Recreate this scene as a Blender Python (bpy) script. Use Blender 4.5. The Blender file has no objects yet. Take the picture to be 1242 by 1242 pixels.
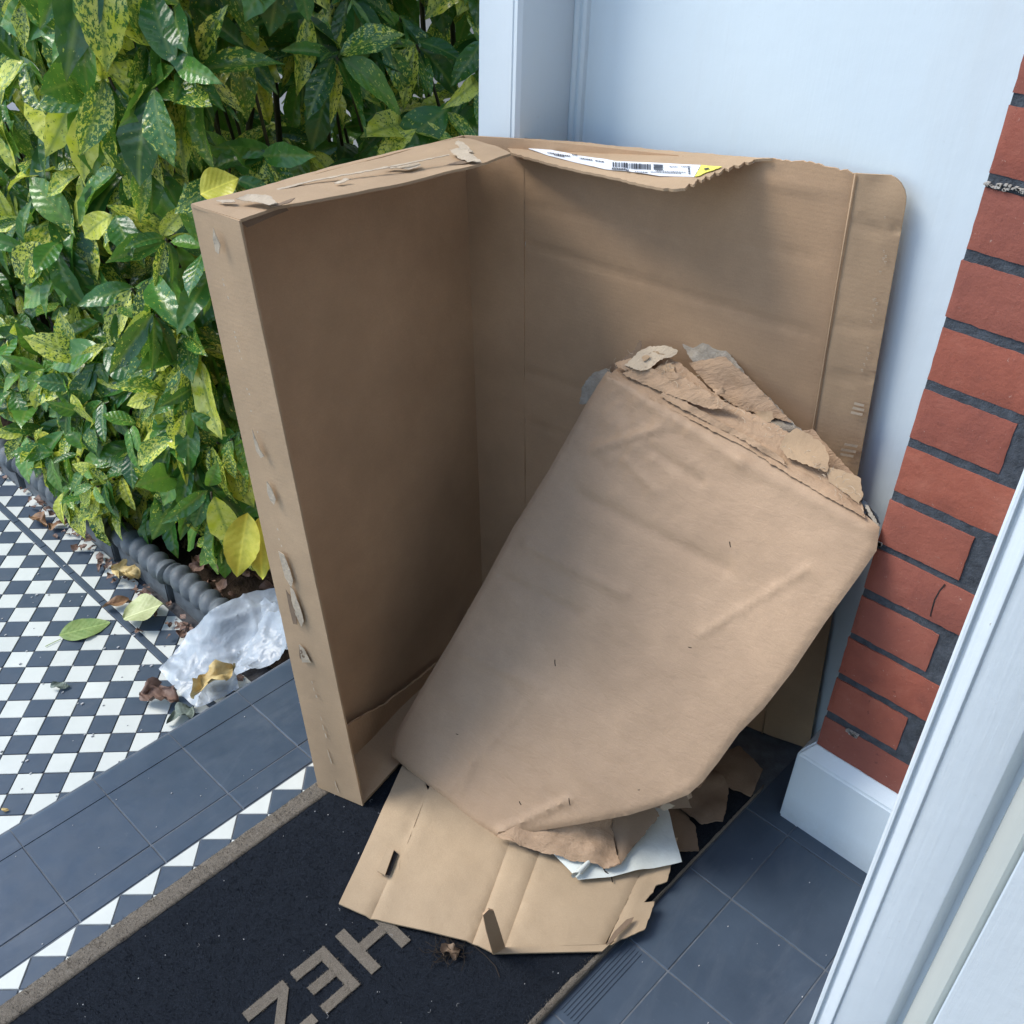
import bpy, bmesh, math, random
from mathutils import Vector as V, Matrix, noise
from mathutils.geometry import delaunay_2d_cdt
R = random.Random(7)
S = bpy.context.scene
COL = S.collection

# ------------------------------------------------------------------ camera
F = 1242.785                      # focal length in pixels of the 1242 px photograph
YAW, PITCH, ROLL, EYE = 0.82653702, 0.63279004, 0.03196788, 1.5
def basis():
    sa, ca, sb, cb, sc, cc = math.sin(YAW), math.cos(YAW), math.sin(PITCH), math.cos(PITCH), math.sin(ROLL), math.cos(ROLL)
    w = V((sa*cb, ca*cb, -sb)); r0 = V((ca, -sa, 0)); u0 = r0.cross(w)
    return cc*r0 + sc*u0, -sc*r0 + cc*u0, w
CR, CU, CW = basis()
CAM = V((0, 0, EYE))
cd = bpy.data.cameras.new('camera'); cam = bpy.data.objects.new('camera', cd); COL.objects.link(cam)
cam.matrix_world = Matrix(((CR.x, CU.x, -CW.x, 0), (CR.y, CU.y, -CW.y, 0), (CR.z, CU.z, -CW.z, EYE), (0, 0, 0, 1)))
cd.sensor_width = 36; cd.lens = 36*F/1242; cd.clip_start = .02; cd.clip_end = 300
S.camera = cam

# ------------------------------------------------------------------ world, sun, exposure
SUN_EL, SUN_AZ = math.radians(50), math.radians(-38)     # azimuth from +Y towards +X
wd = bpy.data.worlds.new('World'); S.world = wd; wd.use_nodes = True
nt = wd.node_tree; bg = nt.nodes['Background']
sky = nt.nodes.new('ShaderNodeTexSky'); sky.sky_type = 'NISHITA'; sky.sun_disc = False
sky.sun_elevation = SUN_EL; sky.sun_rotation = SUN_AZ; sky.air_density = 1.0; sky.dust_density = 0.5; sky.ozone_density = 0.6
nt.links.new(sky.outputs[0], bg.inputs[0]); bg.inputs[1].default_value = 0.15
sd = bpy.data.lights.new('sun', 'SUN'); sd.energy = 1.6; sd.angle = math.radians(25); sd.color = (1, .95, .86)
sun = bpy.data.objects.new('sun', sd); COL.objects.link(sun)
sdir = V((math.sin(SUN_AZ)*math.cos(SUN_EL), math.cos(SUN_AZ)*math.cos(SUN_EL), math.sin(SUN_EL)))
sun.rotation_euler = sdir.to_track_quat('Z', 'Y').to_euler()
S.view_settings.view_transform = 'Standard'; S.view_settings.look = 'None'
S.view_settings.exposure = 1.10; S.view_settings.gamma = 1; S.view_settings.use_curve_mapping = False
S.render.engine = 'CYCLES'

# ------------------------------------------------------------------ pixel of the photograph -> point on a real plane
def ray(x, y): return CW + CR*((x-621)/F) - CU*((y-621)/F)
def at_z(x, y, z): d = ray(x, y); return CAM + d*((z-EYE)/d.z)
def at_x(x, y, v): d = ray(x, y); return CAM + d*(v/d.x)
def at_y(x, y, v): d = ray(x, y); return CAM + d*(v/d.y)
def at_pl(x, y, p, n): d = ray(x, y); return CAM + d*((V(p)-CAM).dot(n)/d.dot(n))
def to_px(p):
    d = V(p)-CAM; z = d.dot(CW)
    if z < .05: return None
    return 621+F*d.dot(CR)/z, 621-F*d.dot(CU)/z, z

# ------------------------------------------------------------------ object helpers
def tag(o, label=None, cat=None, group=None, kind=None):
    if label: o['label'] = label
    if cat: o['category'] = cat
    if group: o['group'] = group
    if kind: o['kind'] = kind
    return o
def link(o, parent=None):
    COL.objects.link(o)
    if parent:
        o.parent = parent; o.matrix_parent_inverse = PW[parent.name]
    PW[o.name] = (Matrix.Translation(o.location)).inverted() @ (Matrix.Identity(4) if parent is None else Matrix.Identity(4)) 
    return o
PW = {}
def empty(name, loc, label, cat, group=None):
    o = bpy.data.objects.new(name, None); o.empty_display_size = .05; o.location = loc
    link(o); tag(o, label, cat, group); return o
def mesh(name, vs, fs, mat, smooth=False, uvs=None, attr=None):
    m = bpy.data.meshes.new(name); m.from_pydata([tuple(v) for v in vs], [], fs)
    mats = mat if isinstance(mat, (list, tuple)) else [mat]
    for k in mats: m.materials.append(k)
    if smooth: m.polygons.foreach_set('use_smooth', [True]*len(m.polygons))
    if uvs:
        ul = m.uv_layers.new(name='UVMap'); li = [0]*len(m.loops); m.loops.foreach_get('vertex_index', li)
        ul.data.foreach_set('uv', [c for i in li for c in uvs[i]])
    if attr:
        for an, vals in attr.items():
            a = m.attributes.new(an, 'FLOAT', 'POINT'); a.data.foreach_set('value', vals)
    m.update(); return m
def obj(name, m, parent=None, loc=None):
    o = bpy.data.objects.new(name, m)
    if loc is not None: o.location = loc
    return link(o, parent)
def fixn(m):
    b = bmesh.new(); b.from_mesh(m); bmesh.ops.recalc_face_normals(b, faces=b.faces); b.to_mesh(m); b.free(); return m
class MB:
    def __init__(s): s.v, s.f = [], []
    def add(s, vs, fs):
        k = len(s.v); s.v += [V(v) for v in vs]; s.f += [tuple(i+k for i in f) for f in fs]; return s
    def box(s, a, b):
        (x0, y0, z0), (x1, y1, z1) = a, b
        return s.add([(x0,y0,z0),(x1,y0,z0),(x1,y1,z0),(x0,y1,z0),(x0,y0,z1),(x1,y0,z1),(x1,y1,z1),(x0,y1,z1)],
                     [(0,3,2,1),(4,5,6,7),(0,1,5,4),(1,2,6,5),(2,3,7,6),(3,0,4,7)])
    def prism(s, poly, z0, z1, ch=0):            # poly: ccw list of (x,y)
        n = len(poly); lo = [(x, y, z0) for x, y in poly]
        if ch:
            cx = sum(p[0] for p in poly)/n; cy = sum(p[1] for p in poly)/n
            q = inset(poly, ch)
            vs = lo + [(x, y, z1-ch) for x, y in poly] + [(x, y, z1) for x, y in q]
            fs = [tuple(range(2*n, 3*n))]
            for i in range(n):
                j = (i+1) % n; fs += [(i, j, n+j, n+i), (n+i, n+j, 2*n+j, 2*n+i)]
        else:
            vs = lo + [(x, y, z1) for x, y in poly]; fs = [tuple(range(n, 2*n)), tuple(range(n-1, -1, -1))]
            for i in range(n): j = (i+1) % n; fs.append((i, j, n+j, n+i))
        return s.add(vs, fs)
    def build(s, name, mat, parent=None, smooth=False, bevel=0, seg=2):
        m = mesh(name, s.v, s.f, mat, smooth)
        if bevel:
            b = bmesh.new(); b.from_mesh(m); bmesh.ops.bevel(b, geom=b.edges[:], offset=bevel, segments=seg, affect='EDGES', clamp_overlap=True); b.to_mesh(m); b.free()
        return obj(name, m, parent)
def inset(poly, d):
    n = len(poly); out = []
    for i in range(n):
        p0, p, p1 = V(poly[i-1]), V(poly[i]), V(poly[(i+1) % n])
        a = (p-p0).normalized(); b = (p1-p).normalized()
        na, nb = V((-a.y, a.x)), V((-b.y, b.x)); k = 1+na.dot(nb)
        out.append(tuple(p+(na+nb)*(d/max(k, .35))))
    return out
def clip(poly, x0, x1, y0, y1):
    def half(P, ins, cut):
        o = []
        for i in range(len(P)):
            a, b = P[i-1], P[i]
            if ins(b):
                if not ins(a): o.append(cut(a, b))
                o.append(b)
            elif ins(a): o.append(cut(a, b))
        return o
    def cx(v): return lambda a, b: (v, a[1]+(b[1]-a[1])*(v-a[0])/(b[0]-a[0]))
    def cy(v): return lambda a, b: (a[0]+(b[0]-a[0])*(v-a[1])/(b[1]-a[1]), v)
    for ins, cut in ((lambda p: p[0] >= x0, cx(x0)), (lambda p: p[0] <= x1, cx(x1)), (lambda p: p[1] >= y0, cy(y0)), (lambda p: p[1] <= y1, cy(y1))):
        poly = half(poly, ins, cut)
        if len(poly) < 3: return []
    out = []
    for p in poly:
        if not out or (V(p)-V(out[-1])).length > 4e-4: out.append(p)
    if len(out) > 2 and (V(out[0])-V(out[-1])).length < 4e-4: out.pop()
    return out if len(out) > 2 else []

def tube(pts, rad, n=6):
    mb = MB(); vs = []; L = len(pts)
    for i, p in enumerate(pts):
        p = V(p); t = (V(pts[min(i+1, L-1)])-V(pts[max(i-1, 0)])).normalized()
        a = t.cross(V((0.13, .2, 1))).normalized(); b = t.cross(a); r = rad[i] if isinstance(rad, list) else rad
        vs += [p+(a*math.cos(k*math.tau/n)+b*math.sin(k*math.tau/n))*r for k in range(n)]
    fs = [(i*n+k, i*n+(k+1) % n, (i+1)*n+(k+1) % n, (i+1)*n+k) for i in range(L-1) for k in range(n)]
    fs += [tuple(range(n-1, -1, -1)), tuple(range((L-1)*n, L*n))]
    mb.add(vs, fs); return mb

def fb(p, o=4): return noise.fractal(p, 1.0, 2.0, o)
def sheet(name, P, mat, parent=None, thick=.004, res=.02, disp=None, jag=0, smooth=True, seed=0, ref=None, je=None, binset=0):
    """A real sheet of board or paper: outline P (3-D points), thickness, subdivided so that it can bend and crumple."""
    P = [V(p) for p in P]; n = V((0, 0, 0))
    for i in range(len(P)):
        a, b = P[i], P[(i+1) % len(P)]
        n += V(((a.y-b.y)*(a.z+b.z), (a.z-b.z)*(a.x+b.x), (a.x-b.x)*(a.y+b.y)))
    n.normalize(); c = sum(P, V())/len(P)
    flip = n.dot((ref or CAM)-c) < 0
    if flip: n = -n
    e = (P[1]-P[0]); e = (e-n*e.dot(n)).normalized(); g = n.cross(e)
    q = [((p-c).dot(e), (p-c).dot(g), (p-c).dot(n)) for p in P]
    rb = []
    for i in range(len(q)):
        a, b = V(q[i]), V(q[(i+1) % len(q)]); k = max(1, int((b-a).length/(res*.5 if jag and (je is None or i in je) else res)+.5))
        for j in range(k):
            t = a+(b-a)*(j/k)
            if jag and j and (je is None or i in je):
                d = (b-a).xy.normalized(); t = t+V((-d.y, d.x, 0))*jag*(.7*noise.noise(V((t.x*110, t.y*110, seed+3.3)))+.8*noise.noise(V((t.x*420, t.y*420, seed+1.3))))
            rb.append(t)
    nb = len(rb); co = [t.xy for t in rb]
    x0, x1 = min(t.x for t in rb), max(t.x for t in rb); y0, y1 = min(t.y for t in rb), max(t.y for t in rb)
    def inside(x, y):
        k = False; j = nb-1
        for i in range(nb):
            a, b = rb[i], rb[j]
            if (a.y > y) != (b.y > y) and x < (b.x-a.x)*(y-a.y)/(b.y-a.y)+a.x: k = not k
            j = i
        return k
    rr = random.Random(seed); y = y0+res*.5
    while y < y1:
        x = x0+res*.5
        while x < x1:
            u, v = x+rr.uniform(-.2, .2)*res, y+rr.uniform(-.2, .2)*res
            if inside(u, v) and min((t.x-u)**2+(t.y-v)**2 for t in rb) > (.45*res)**2: co.append(V((u, v)))
            x += res
        y += res
    vo, eo, fo, *_ = delaunay_2d_cdt(co, [(i, (i+1) % nb) for i in range(nb)], [], 1, 1e-6)
    top, uv = [], []
    flat = max(abs(t.z) for t in rb) < 1e-5
    for p in vo:
        h = 0
        if not flat:
            sw = 0
            for t in rb: w = 1/(((t.x-p.x)**2+(t.y-p.y)**2)+1e-8)**1.5; h += w*t.z; sw += w
            h /= sw
        w3 = c+e*p.x+g*p.y+n*h
        if disp:
            d = disp(w3, p.x, p.y); w3 = w3+(d if isinstance(d, V) else n*d)
        top.append(w3); uv.append((p.x, p.y))
    N = len(top)
    ori = []
    for f in fo:
        a, b, d = [vo[i] for i in f[:3]]
        ori.append(tuple(f) if (b-a).cross(d-a) > 0 else tuple(reversed(f)))
    cnt = {}
    for f in ori:
        for i in range(len(f)): cnt[(f[i], f[(i+1) % len(f)])] = 1
    fs = list(ori); vs = list(top)
    vs += [p-n*thick+(c-p)*binset for p in top]; uv += uv
    fs += [tuple(i+N for i in reversed(f)) for f in ori]
    for (a, b) in list(cnt):
        if (b, a) not in cnt: fs.append((b, a, a+N, b+N))
    m = mesh(name, vs, fs, mat, smooth, uv)
    if smooth:
        try: m.set_sharp_from_angle(angle=math.radians(50))
        except Exception: pass
    return obj(name, m, parent)

# ------------------------------------------------------------------ materials
def new_mat(name):
    m = bpy.data.materials.new(name); m.use_nodes = True; n = m.node_tree
    return m, n, n.nodes['Principled BSDF']
class NT:
    def __init__(s, n): s.n = n
    def node(s, t, **k):
        o = s.n.nodes.new(t)
        for a, b in k.items(): setattr(o, a, b)
        return o
    def L(s, a, b): s.n.links.new(a, b)
    def coord(s, kind='Object'):
        if kind == 'World': return s.node('ShaderNodeNewGeometry').outputs['Position']
        return s.node('ShaderNodeTexCoord').outputs[kind]
    def noise(s, co, scale, detail=4, rough=.55, dist=0):
        t = s.node('ShaderNodeTexNoise'); t.inputs['Scale'].default_value = scale; t.inputs['Detail'].default_value = detail
        t.inputs['Roughness'].default_value = rough; t.inputs['Distortion'].default_value = dist; s.L(co, t.inputs['Vector']); return t.outputs['Fac']
    def ramp(s, fac, stops):
        r = s.node('ShaderNodeValToRGB'); e = r.color_ramp.elements
        while len(e) < len(stops): e.new(.5)
        for k, (p, c) in enumerate(stops):
            e[k].position = p; e[k].color = (*c, 1) if isinstance(c, tuple) else (c, c, c, 1)
        s.L(fac, r.inputs[0]); return r.outputs[0]
    def mix(s, fac, a, b, mode='MIX'):
        m = s.node('ShaderNodeMix', data_type='RGBA', blend_type=mode)
        for i, v in ((0, fac), (6, a), (7, b)):
            if hasattr(v, 'is_linked') or hasattr(v, 'links'): s.L(v, m.inputs[i])
            elif i == 0: m.inputs[0].default_value = v
            else: m.inputs[i].default_value = (*v, 1)
        return m.outputs[2]
    def math(s, op, a, b=0, c=0):
        m = s.node('ShaderNodeMath', operation=op)
        for i, v in enumerate((a, b, c)):
            if isinstance(v, (int, float)): m.inputs[i].default_value = v
            else: s.L(v, m.inputs[i])
        return m.outputs[0]
    def bump(s, h, strength, dist, prev=None):
        b = s.node('ShaderNodeBump'); b.inputs['Strength'].default_value = strength; b.inputs['Distance'].default_value = dist
        s.L(h, b.inputs['Height'])
        if prev is not None: s.L(prev, b.inputs['Normal'])
        return b.outputs[0]
    def mapping(s, co, scale=(1,1,1), rot=(0,0,0)):
        m = s.node('ShaderNodeMapping'); m.inputs['Scale'].default_value = scale; m.inputs['Rotation'].default_value = rot; s.L(co, m.inputs[0]); return m.outputs[0]

def kraft(name, col, dark=.8, corr=True, wr=.0, rough=.8, stain=.35):
    m, n, b = new_mat(name); t = NT(n); w = t.coord('World'); uv = t.coord('UV')
    big = t.noise(w, 5, 4, .6); mid = t.noise(w, 34, 5, .65); fine = t.noise(w, 520, 3, .7)
    c1 = tuple(c*dark for c in col); c2 = tuple(min(1, c*1.09) for c in col)
    c = t.ramp(big, [(.3, c1), (.7, c2)])
    c = t.mix(t.ramp(mid, [(.35, 0.0), (.75, stain)]), c, tuple(x*.86 for x in col))
    c = t.mix(t.ramp(fine, [(.38, .0), (.72, .30)]), c, tuple(x*.62 for x in col))
    fl = t.noise(t.mapping(uv, (70, 900, 1)), 1, 2, .5)
    c = t.mix(t.ramp(fl, [(.6, 0.0), (.8, .28)]), c, tuple(min(1, x*1.35) for x in col))
    nn = t.bump(fine, .25, .0006)
    nn = t.bump(mid, .35, .0025, nn)
    if corr:
        wv = t.node('ShaderNodeTexWave', wave_type='BANDS', bands_direction='Y'); wv.inputs['Scale'].default_value = 42; wv.inputs['Distortion'].default_value = 1.6
        wv.inputs['Detail'].default_value = 1; t.L(uv, wv.inputs[0]); nn = t.bump(wv.outputs['Fac'], .06, .0008, nn)
        c = t.mix(t.math('MULTIPLY', wv.outputs['Fac'], .035), c, tuple(x*.7 for x in col))
    if wr:
        wn = t.noise(t.mapping(uv, (22, 60, 1), (0, 0, .5)), 1, 6, .65, 1.2); nn = t.bump(wn, wr, .006, nn)
        w2 = t.noise(w, 16, 5, .6, .8); nn = t.bump(w2, wr*.7, .01, nn)
    t.L(c, b.inputs['Base Color']); b.inputs['Roughness'].default_value = rough; b.inputs['Specular IOR Level'].default_value = .25
    t.L(nn, b.inputs['Normal']); return m
KR = (.47, .33, .207)
M_BOX = kraft('kraft_board', KR)
M_BOXI = kraft('kraft_board_inner', (.50, .33, .20), corr=True)
M_FLAT = kraft('kraft_board_pale', (.46, .345, .225), corr=False)
M_WRAP = kraft('kraft_wrapping_paper', (.45, .312, .205), corr=False, wr=.22, rough=.5, stain=.5)
M_WRAPD = kraft('kraft_wrapping_crumpled', (.45, .305, .195), corr=False, wr=.7, rough=.6)
M_TORN = kraft('torn_paper_ply', (.56, .46, .34), corr=False, wr=.5)
M_SCRAP = kraft('dark_scrap_board', (.24, .17, .115), corr=False, wr=.2)  # dark brown board; also colours the shadow patches by the scars

def simple(name, col, rough=.5, spec=.5, ns=None, var=.12, bump=0, bs=200, col2=None, bd=.002, metal=0):
    m, n, b = new_mat(name); t = NT(n); w = t.coord('World')
    f = t.noise(w, ns or 6, 5, .6)
    c = t.ramp(f, [(.3, tuple(x*(1-var) for x in col)), (.7, col2 or tuple(min(1, x*(1+var*.6)) for x in col))])
    t.L(c, b.inputs['Base Color']); b.inputs['Roughness'].default_value = rough; b.inputs['Specular IOR Level'].default_value = spec
    if bump: t.L(t.bump(t.noise(w, bs, 4, .6), bump, bd), b.inputs['Normal'])
    return m, t, b, c
def paint(name, col=(.66, .75, .80), dirt=.25, rough=.38, bump=.2):
    m, n, b = new_mat(name); t = NT(n); w = t.coord('World')
    c = t.ramp(t.noise(w, 2.2, 3, .5), [(.3, tuple(x*.95 for x in col)), (.7, col)])
    sp = t.noise(w, 55, 5, .75); c = t.mix(t.ramp(sp, [(.66, 0.0), (.80, dirt)]), c, (.42, .40, .36))
    dn = t.noise(t.mapping(w, (9, 9, 2)), 1, 5, .7); c = t.mix(t.ramp(dn, [(.52, 0.0), (.85, dirt*.7)]), c, (.55, .54, .50))
    t.L(c, b.inputs['Base Color']); b.inputs['Roughness'].default_value = rough
    nn = t.bump(t.noise(w, 26, 4, .6), bump, .003); nn = t.bump(t.noise(t.mapping(w, (170, 170, 5)), 1, 3, .6), bump*1.2, .0012, nn); nn = t.bump(t.noise(w, 240, 2, .6), bump*.5, .0006, nn); t.L(nn, b.inputs['Normal'])
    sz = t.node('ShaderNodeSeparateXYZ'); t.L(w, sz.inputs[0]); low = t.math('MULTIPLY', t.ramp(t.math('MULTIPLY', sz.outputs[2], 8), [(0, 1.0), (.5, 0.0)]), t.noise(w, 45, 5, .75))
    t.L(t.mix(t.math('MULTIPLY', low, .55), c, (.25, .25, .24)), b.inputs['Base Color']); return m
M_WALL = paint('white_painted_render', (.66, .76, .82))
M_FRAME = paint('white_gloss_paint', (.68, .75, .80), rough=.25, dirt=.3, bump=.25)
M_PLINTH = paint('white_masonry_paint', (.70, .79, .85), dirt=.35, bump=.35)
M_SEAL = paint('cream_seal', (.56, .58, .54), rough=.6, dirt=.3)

def tile_mat(name, c1, c2, rough, speck, dirt, bumpy=.1):
    m, n, b = new_mat(name); t = NT(n); w = t.coord('World'); oi = t.node('ShaderNodeObjectInfo').outputs['Random']
    c = t.ramp(t.noise(w, 9, 5, .65), [(.25, c1), (.75, c2)])
    c = t.mix(t.math('MULTIPLY', oi, .25), c, tuple(x*.72 for x in c2))
    c = t.mix(t.ramp(t.noise(w, 230, 4, .8), [(.62, 0.0), (.74, speck)]), c, dirt)
    c = t.mix(t.ramp(t.noise(w, 38, 6, .8, .6), [(.60, 0.0), (.80, speck*.8)]), c, dirt)
    sm = t.noise(t.mapping(w, (3, 11, 3), (0, 0, .4)), 1, 5, .7, 1.2); c = t.mix(t.ramp(sm, [(.5, 0.0), (.78, .12)]), c, dirt)
    t.L(c, b.inputs['Base Color'])
    rr = t.ramp(t.noise(w, 22, 5, .7), [(.3, rough*.8), (.7, min(1, rough*1.35))]); t.L(rr, b.inputs['Roughness'])
    nn = t.bump(t.noise(w, 300, 3, .6), bumpy, .0006); nn = t.bump(t.noise(w, 14, 3, .5), bumpy, .004, nn); t.L(nn, b.inputs['Normal']); return m
M_TB = tile_mat('black_geometric_tile', (.040, .060, .088), (.066, .092, .126), .38, .18, (.25, .25, .24))
M_TW = tile_mat('white_geometric_tile', (.55, .58, .54), (.68, .70, .65), .45, .35, (.38, .35, .29))
M_QB = tile_mat('black_quarry_tile', (.038, .058, .086), (.060, .086, .122), .36, .14, (.30, .32, .34), .12)
M_GROUT, *_ = simple('grout', (.07, .07, .075), .9, .2, 40, .3, .5, 300)
M_GROUTL, *_ = simple('pale_grout', (.13, .145, .165), .9, .2, 40, .3, .5, 300)
M_SOIL, *_ = simple('soil', (.04, .028, .02), .95, .2, 30, .5, 1, 60, bd=.01)
M_STEM, *_ = simple('brown_green_stem', (.07, .065, .035), .7, .3, 20, .3, .4)
M_ROPE, *_ = simple('slate_blue_terracotta', (.085, .10, .115), .55, .4, 25, .3, .3, 120, col2=(.13, .15, .165))
M_LINT, *_ = simple('pale_lint', (.5, .5, .5), .9, .2)
M_THREAD, *_ = simple('dark_thread', (.03, .022, .016), .8, .2)
M_HEDGEBACK, *_ = simple('pale_backdrop_render', (.34, .35, .36), .9, .2)
M_HALL, *_ = simple('hall_plaster', (.34, .33, .31), .9, .2)
M_PAVE, *_ = simple('street_paving', (.22, .22, .22), .9, .2, 3, .3, .4, 60)
M_DARK, *_ = simple('dark_inner_foil', (.02, .02, .022), .3, .6)
M_PRINT, *_ = simple('black_label_print', (.05, .05, .06), .7, .2)
M_LABEL, *_ = simple('white_label_paper', (.78, .80, .84), .45, .4, 20, .05)
M_YEL, *_ = simple('yellow_label_paper', (.80, .74, .12), .5, .4, 20, .05)
M_SHEETW, *_ = simple('white_foam_sheet', (.66, .70, .66), .6, .3, 18, .12, .4, 70, bd=.003)

# brick
m, n, b = new_mat('red_rubbed_brick'); t = NT(n); w = t.coord('World'); oi = t.node('ShaderNodeObjectInfo').outputs['Random']
c = t.ramp(t.noise(w, 14, 6, .65), [(.25, (.19, .060, .045)), (.52, (.30, .088, .058)), (.72, (.36, .13, .09)), (.9, (.46, .24, .19))])
c = t.mix(t.math('MULTIPLY', oi, .6), c, (.23, .085, .068)); c = t.mix(t.math('MULTIPLY', t.math('FRACT', t.math('MULTIPLY', oi, 5.7)), .30), c, (.40, .125, .075))
c = t.mix(t.ramp(t.noise(w, 130, 5, .8), [(.65, 0.0), (.72, .8)]), c, (.62, .50, .42))
c = t.mix(t.ramp(t.noise(w, 70, 5, .7), [(.28, .6), (.36, 0.0)]), c, (.10, .035, .03))
t.L(c, b.inputs['Base Color']); b.inputs['Roughness'].default_value = .8; b.inputs['Specular IOR Level'].default_value = .3
nn = t.bump(t.noise(w, 150, 5, .7), .6, .002); nn = t.bump(t.noise(w, 24, 4, .6), .5, .004, nn); t.L(nn, b.inputs['Normal']); M_BRICK = m
M_MORTAR, *_ = simple('dark_mortar', (.07, .08, .095), .95, .2, 60, .4, .9, 260, bd=.003)
M_MORTARP, *_ = simple('pale_mortar_crumb', (.45, .42, .38), .95, .2, 60, .3, .9, 260, bd=.003)

# mat pile
def pile(name, c1, c2, c3):
    m, n, b = new_mat(name); t = NT(n); w = t.coord('World')
    f = t.noise(w, 700, 3, .8); g = t.noise(w, 60, 4, .7)
    c = t.ramp(f, [(.32, c1), (.55, c2), (.78, c3)]); c = t.mix(t.ramp(g, [(.3, 0.0), (.8, .35)]), c, c1)
    t.L(c, b.inputs['Base Color']); b.inputs['Roughness'].default_value = .95; b.inputs['Specular IOR Level'].default_value = .1
    nn = t.bump(f, 1, .004); nn = t.bump(g, .5, .006, nn); t.L(nn, b.inputs['Normal']); return m
M_PILE = pile('black_coir_pile', (.012, .015, .021), (.024, .030, .041), (.062, .074, .094))
M_PILEB = pile('sand_coir_pile', (.15, .125, .10), (.33, .29, .235), (.52, .47, .40))

# leaves
def leaf_mat(name, stuff=False):
    m, n, b = new_mat(name); t = NT(n); uv = t.coord('UV')
    if stuff: rnd = t.node('ShaderNodeAttribute', attribute_name='rnd').outputs['Fac']
    else: rnd = t.node('ShaderNodeObjectInfo').outputs['Random']
    off = t.node('ShaderNodeCombineXYZ'); t.L(t.math('MULTIPLY', rnd, 91.7), off.inputs[0]); t.L(t.math('MULTIPLY', rnd, 37.1), off.inputs[1])
    va = t.node('ShaderNodeVectorMath', operation='ADD'); t.L(uv, va.inputs[0]); t.L(off.outputs[0], va.inputs[1]); co = va.outputs[0]
    base = t.ramp(t.math('FRACT', t.math('MULTIPLY', rnd, 7.3)), [(0, (.025, .10, .028)), (.35, (.055, .18, .038)), (.7, (.095, .27, .045)), (1, (.19, .38, .055))])
    base = t.mix(t.ramp(t.noise(co, 4, 3, .6), [(.35, 0.0), (.75, .5)]), base, (.03, .11, .03))
    # speckle amount per leaf
    amt = t.math('FRACT', t.math('MULTIPLY', rnd, 13.9))
    pw = t.math('POWER', amt, 2.0)                                  # most leaves lightly flecked, a few mostly yellow
    thr = t.math('MULTIPLY_ADD', pw, -.29, .652)
    sp = t.noise(t.mapping(co, (30, 17, 1)), 1, 5, .72, .25)
    ctr = t.node('ShaderNodeSeparateXYZ'); t.L(uv, ctr.inputs[0])
    mid = t.math('ABSOLUTE', ctr.outputs[0])
    patch = t.noise(co, 2.3, 2, .5)
    sp = t.math('ADD', sp, t.math('MULTIPLY_ADD', patch, .22, -.11))
    d = t.math('SUBTRACT', sp, thr); k = t.math('MULTIPLY', d, 26); kk = t.node('ShaderNodeClamp'); t.L(k, kk.inputs[0])
    yel = t.ramp(t.noise(co, 7, 2, .5), [(.3, (.66, .70, .05)), (.7, (.82, .82, .20))])
    c = t.mix(kk.outputs[0], base, yel)
    rib = t.ramp(mid, [(.0, .75), (.035, 0.0)]); c = t.mix(rib, c, (.22, .32, .07))
    t.L(c, b.inputs['Base Color']); b.inputs['Roughness'].default_value = .24; b.inputs['Specular IOR Level'].default_value = .6
    wv = t.node('ShaderNodeTexWave', wave_type='BANDS', bands_direction='Y'); wv.inputs['Scale'].default_value = 2.2; wv.inputs['Distortion'].default_value = .6
    vm = t.node('ShaderNodeCombineXYZ'); t.L(mid, vm.inputs[0]); t.L(t.math('SUBTRACT', ctr.outputs[1], t.math('MULTIPLY', mid, .9)), vm.inputs[1]); t.L(vm.outputs[0], wv.inputs[0])
    nn = t.bump(wv.outputs['Fac'], .25, .003); nn = t.bump(t.noise(co, 9, 3, .6), .4, .004, nn); t.L(nn, b.inputs['Normal'])
    tr = t.node('ShaderNodeBsdfTranslucent'); t.L(t.mix(.35, c, (.25, .42, .03)), tr.inputs[0]); t.L(nn, tr.inputs['Normal'])
    ms = t.node('ShaderNodeMixShader'); ms.inputs[0].default_value = .34; t.L(b.outputs[0], ms.inputs[1]); t.L(tr.outputs[0], ms.inputs[2])
    t.L(ms.outputs[0], n.nodes['Material Output'].inputs['Surface']); return m
M_LEAF = leaf_mat('spotted_laurel_leaf'); M_LEAFS = leaf_mat('spotted_laurel_leaf_mass', True)
def dead(name, c1, c2, rough=.6, trans=.15):
    m, n, b = new_mat(name); t = NT(n); w = t.coord('World'); uv = t.coord('UV')
    c = t.ramp(t.noise(w, 45, 5, .7), [(.3, c1), (.7, c2)])
    s = t.node('ShaderNodeSeparateXYZ'); t.L(uv, s.inputs[0]); mid = t.math('ABSOLUTE', s.outputs[0])
    c = t.mix(t.ramp(mid, [(0, .6), (.03, 0.0)]), c, tuple(min(1, x*1.5) for x in c2))
    wv = t.node('ShaderNodeTexWave', wave_type='BANDS', bands_direction='Y'); wv.inputs['Scale'].default_value = 2.4; wv.inputs['Distortion'].default_value = .5
    vm = t.node('ShaderNodeCombineXYZ'); t.L(mid, vm.inputs[0]); t.L(t.math('SUBTRACT', s.outputs[1], t.math('MULTIPLY', mid, .9)), vm.inputs[1]); t.L(vm.outputs[0], wv.inputs[0])
    t.L(c, b.inputs['Base Color']); b.inputs['Roughness'].default_value = rough
    nn = t.bump(wv.outputs['Fac'], .18, .0015); nn = t.bump(t.noise(w, 70, 4, .6), .4, .003, nn); t.L(nn, b.inputs['Normal']); return m
M_DBROWN = dead('brown_dead_leaf', (.10, .055, .04), (.21, .13, .095))
M_DRUST = dead('rusty_dead_leaf', (.16, .08, .04), (.30, .17, .08))
M_DTAN = dead('tan_dead_leaf', (.42, .28, .09), (.62, .50, .24))
M_DPALE = dead('pale_green_dead_leaf', (.33, .38, .16), (.52, .54, .30))
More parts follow.
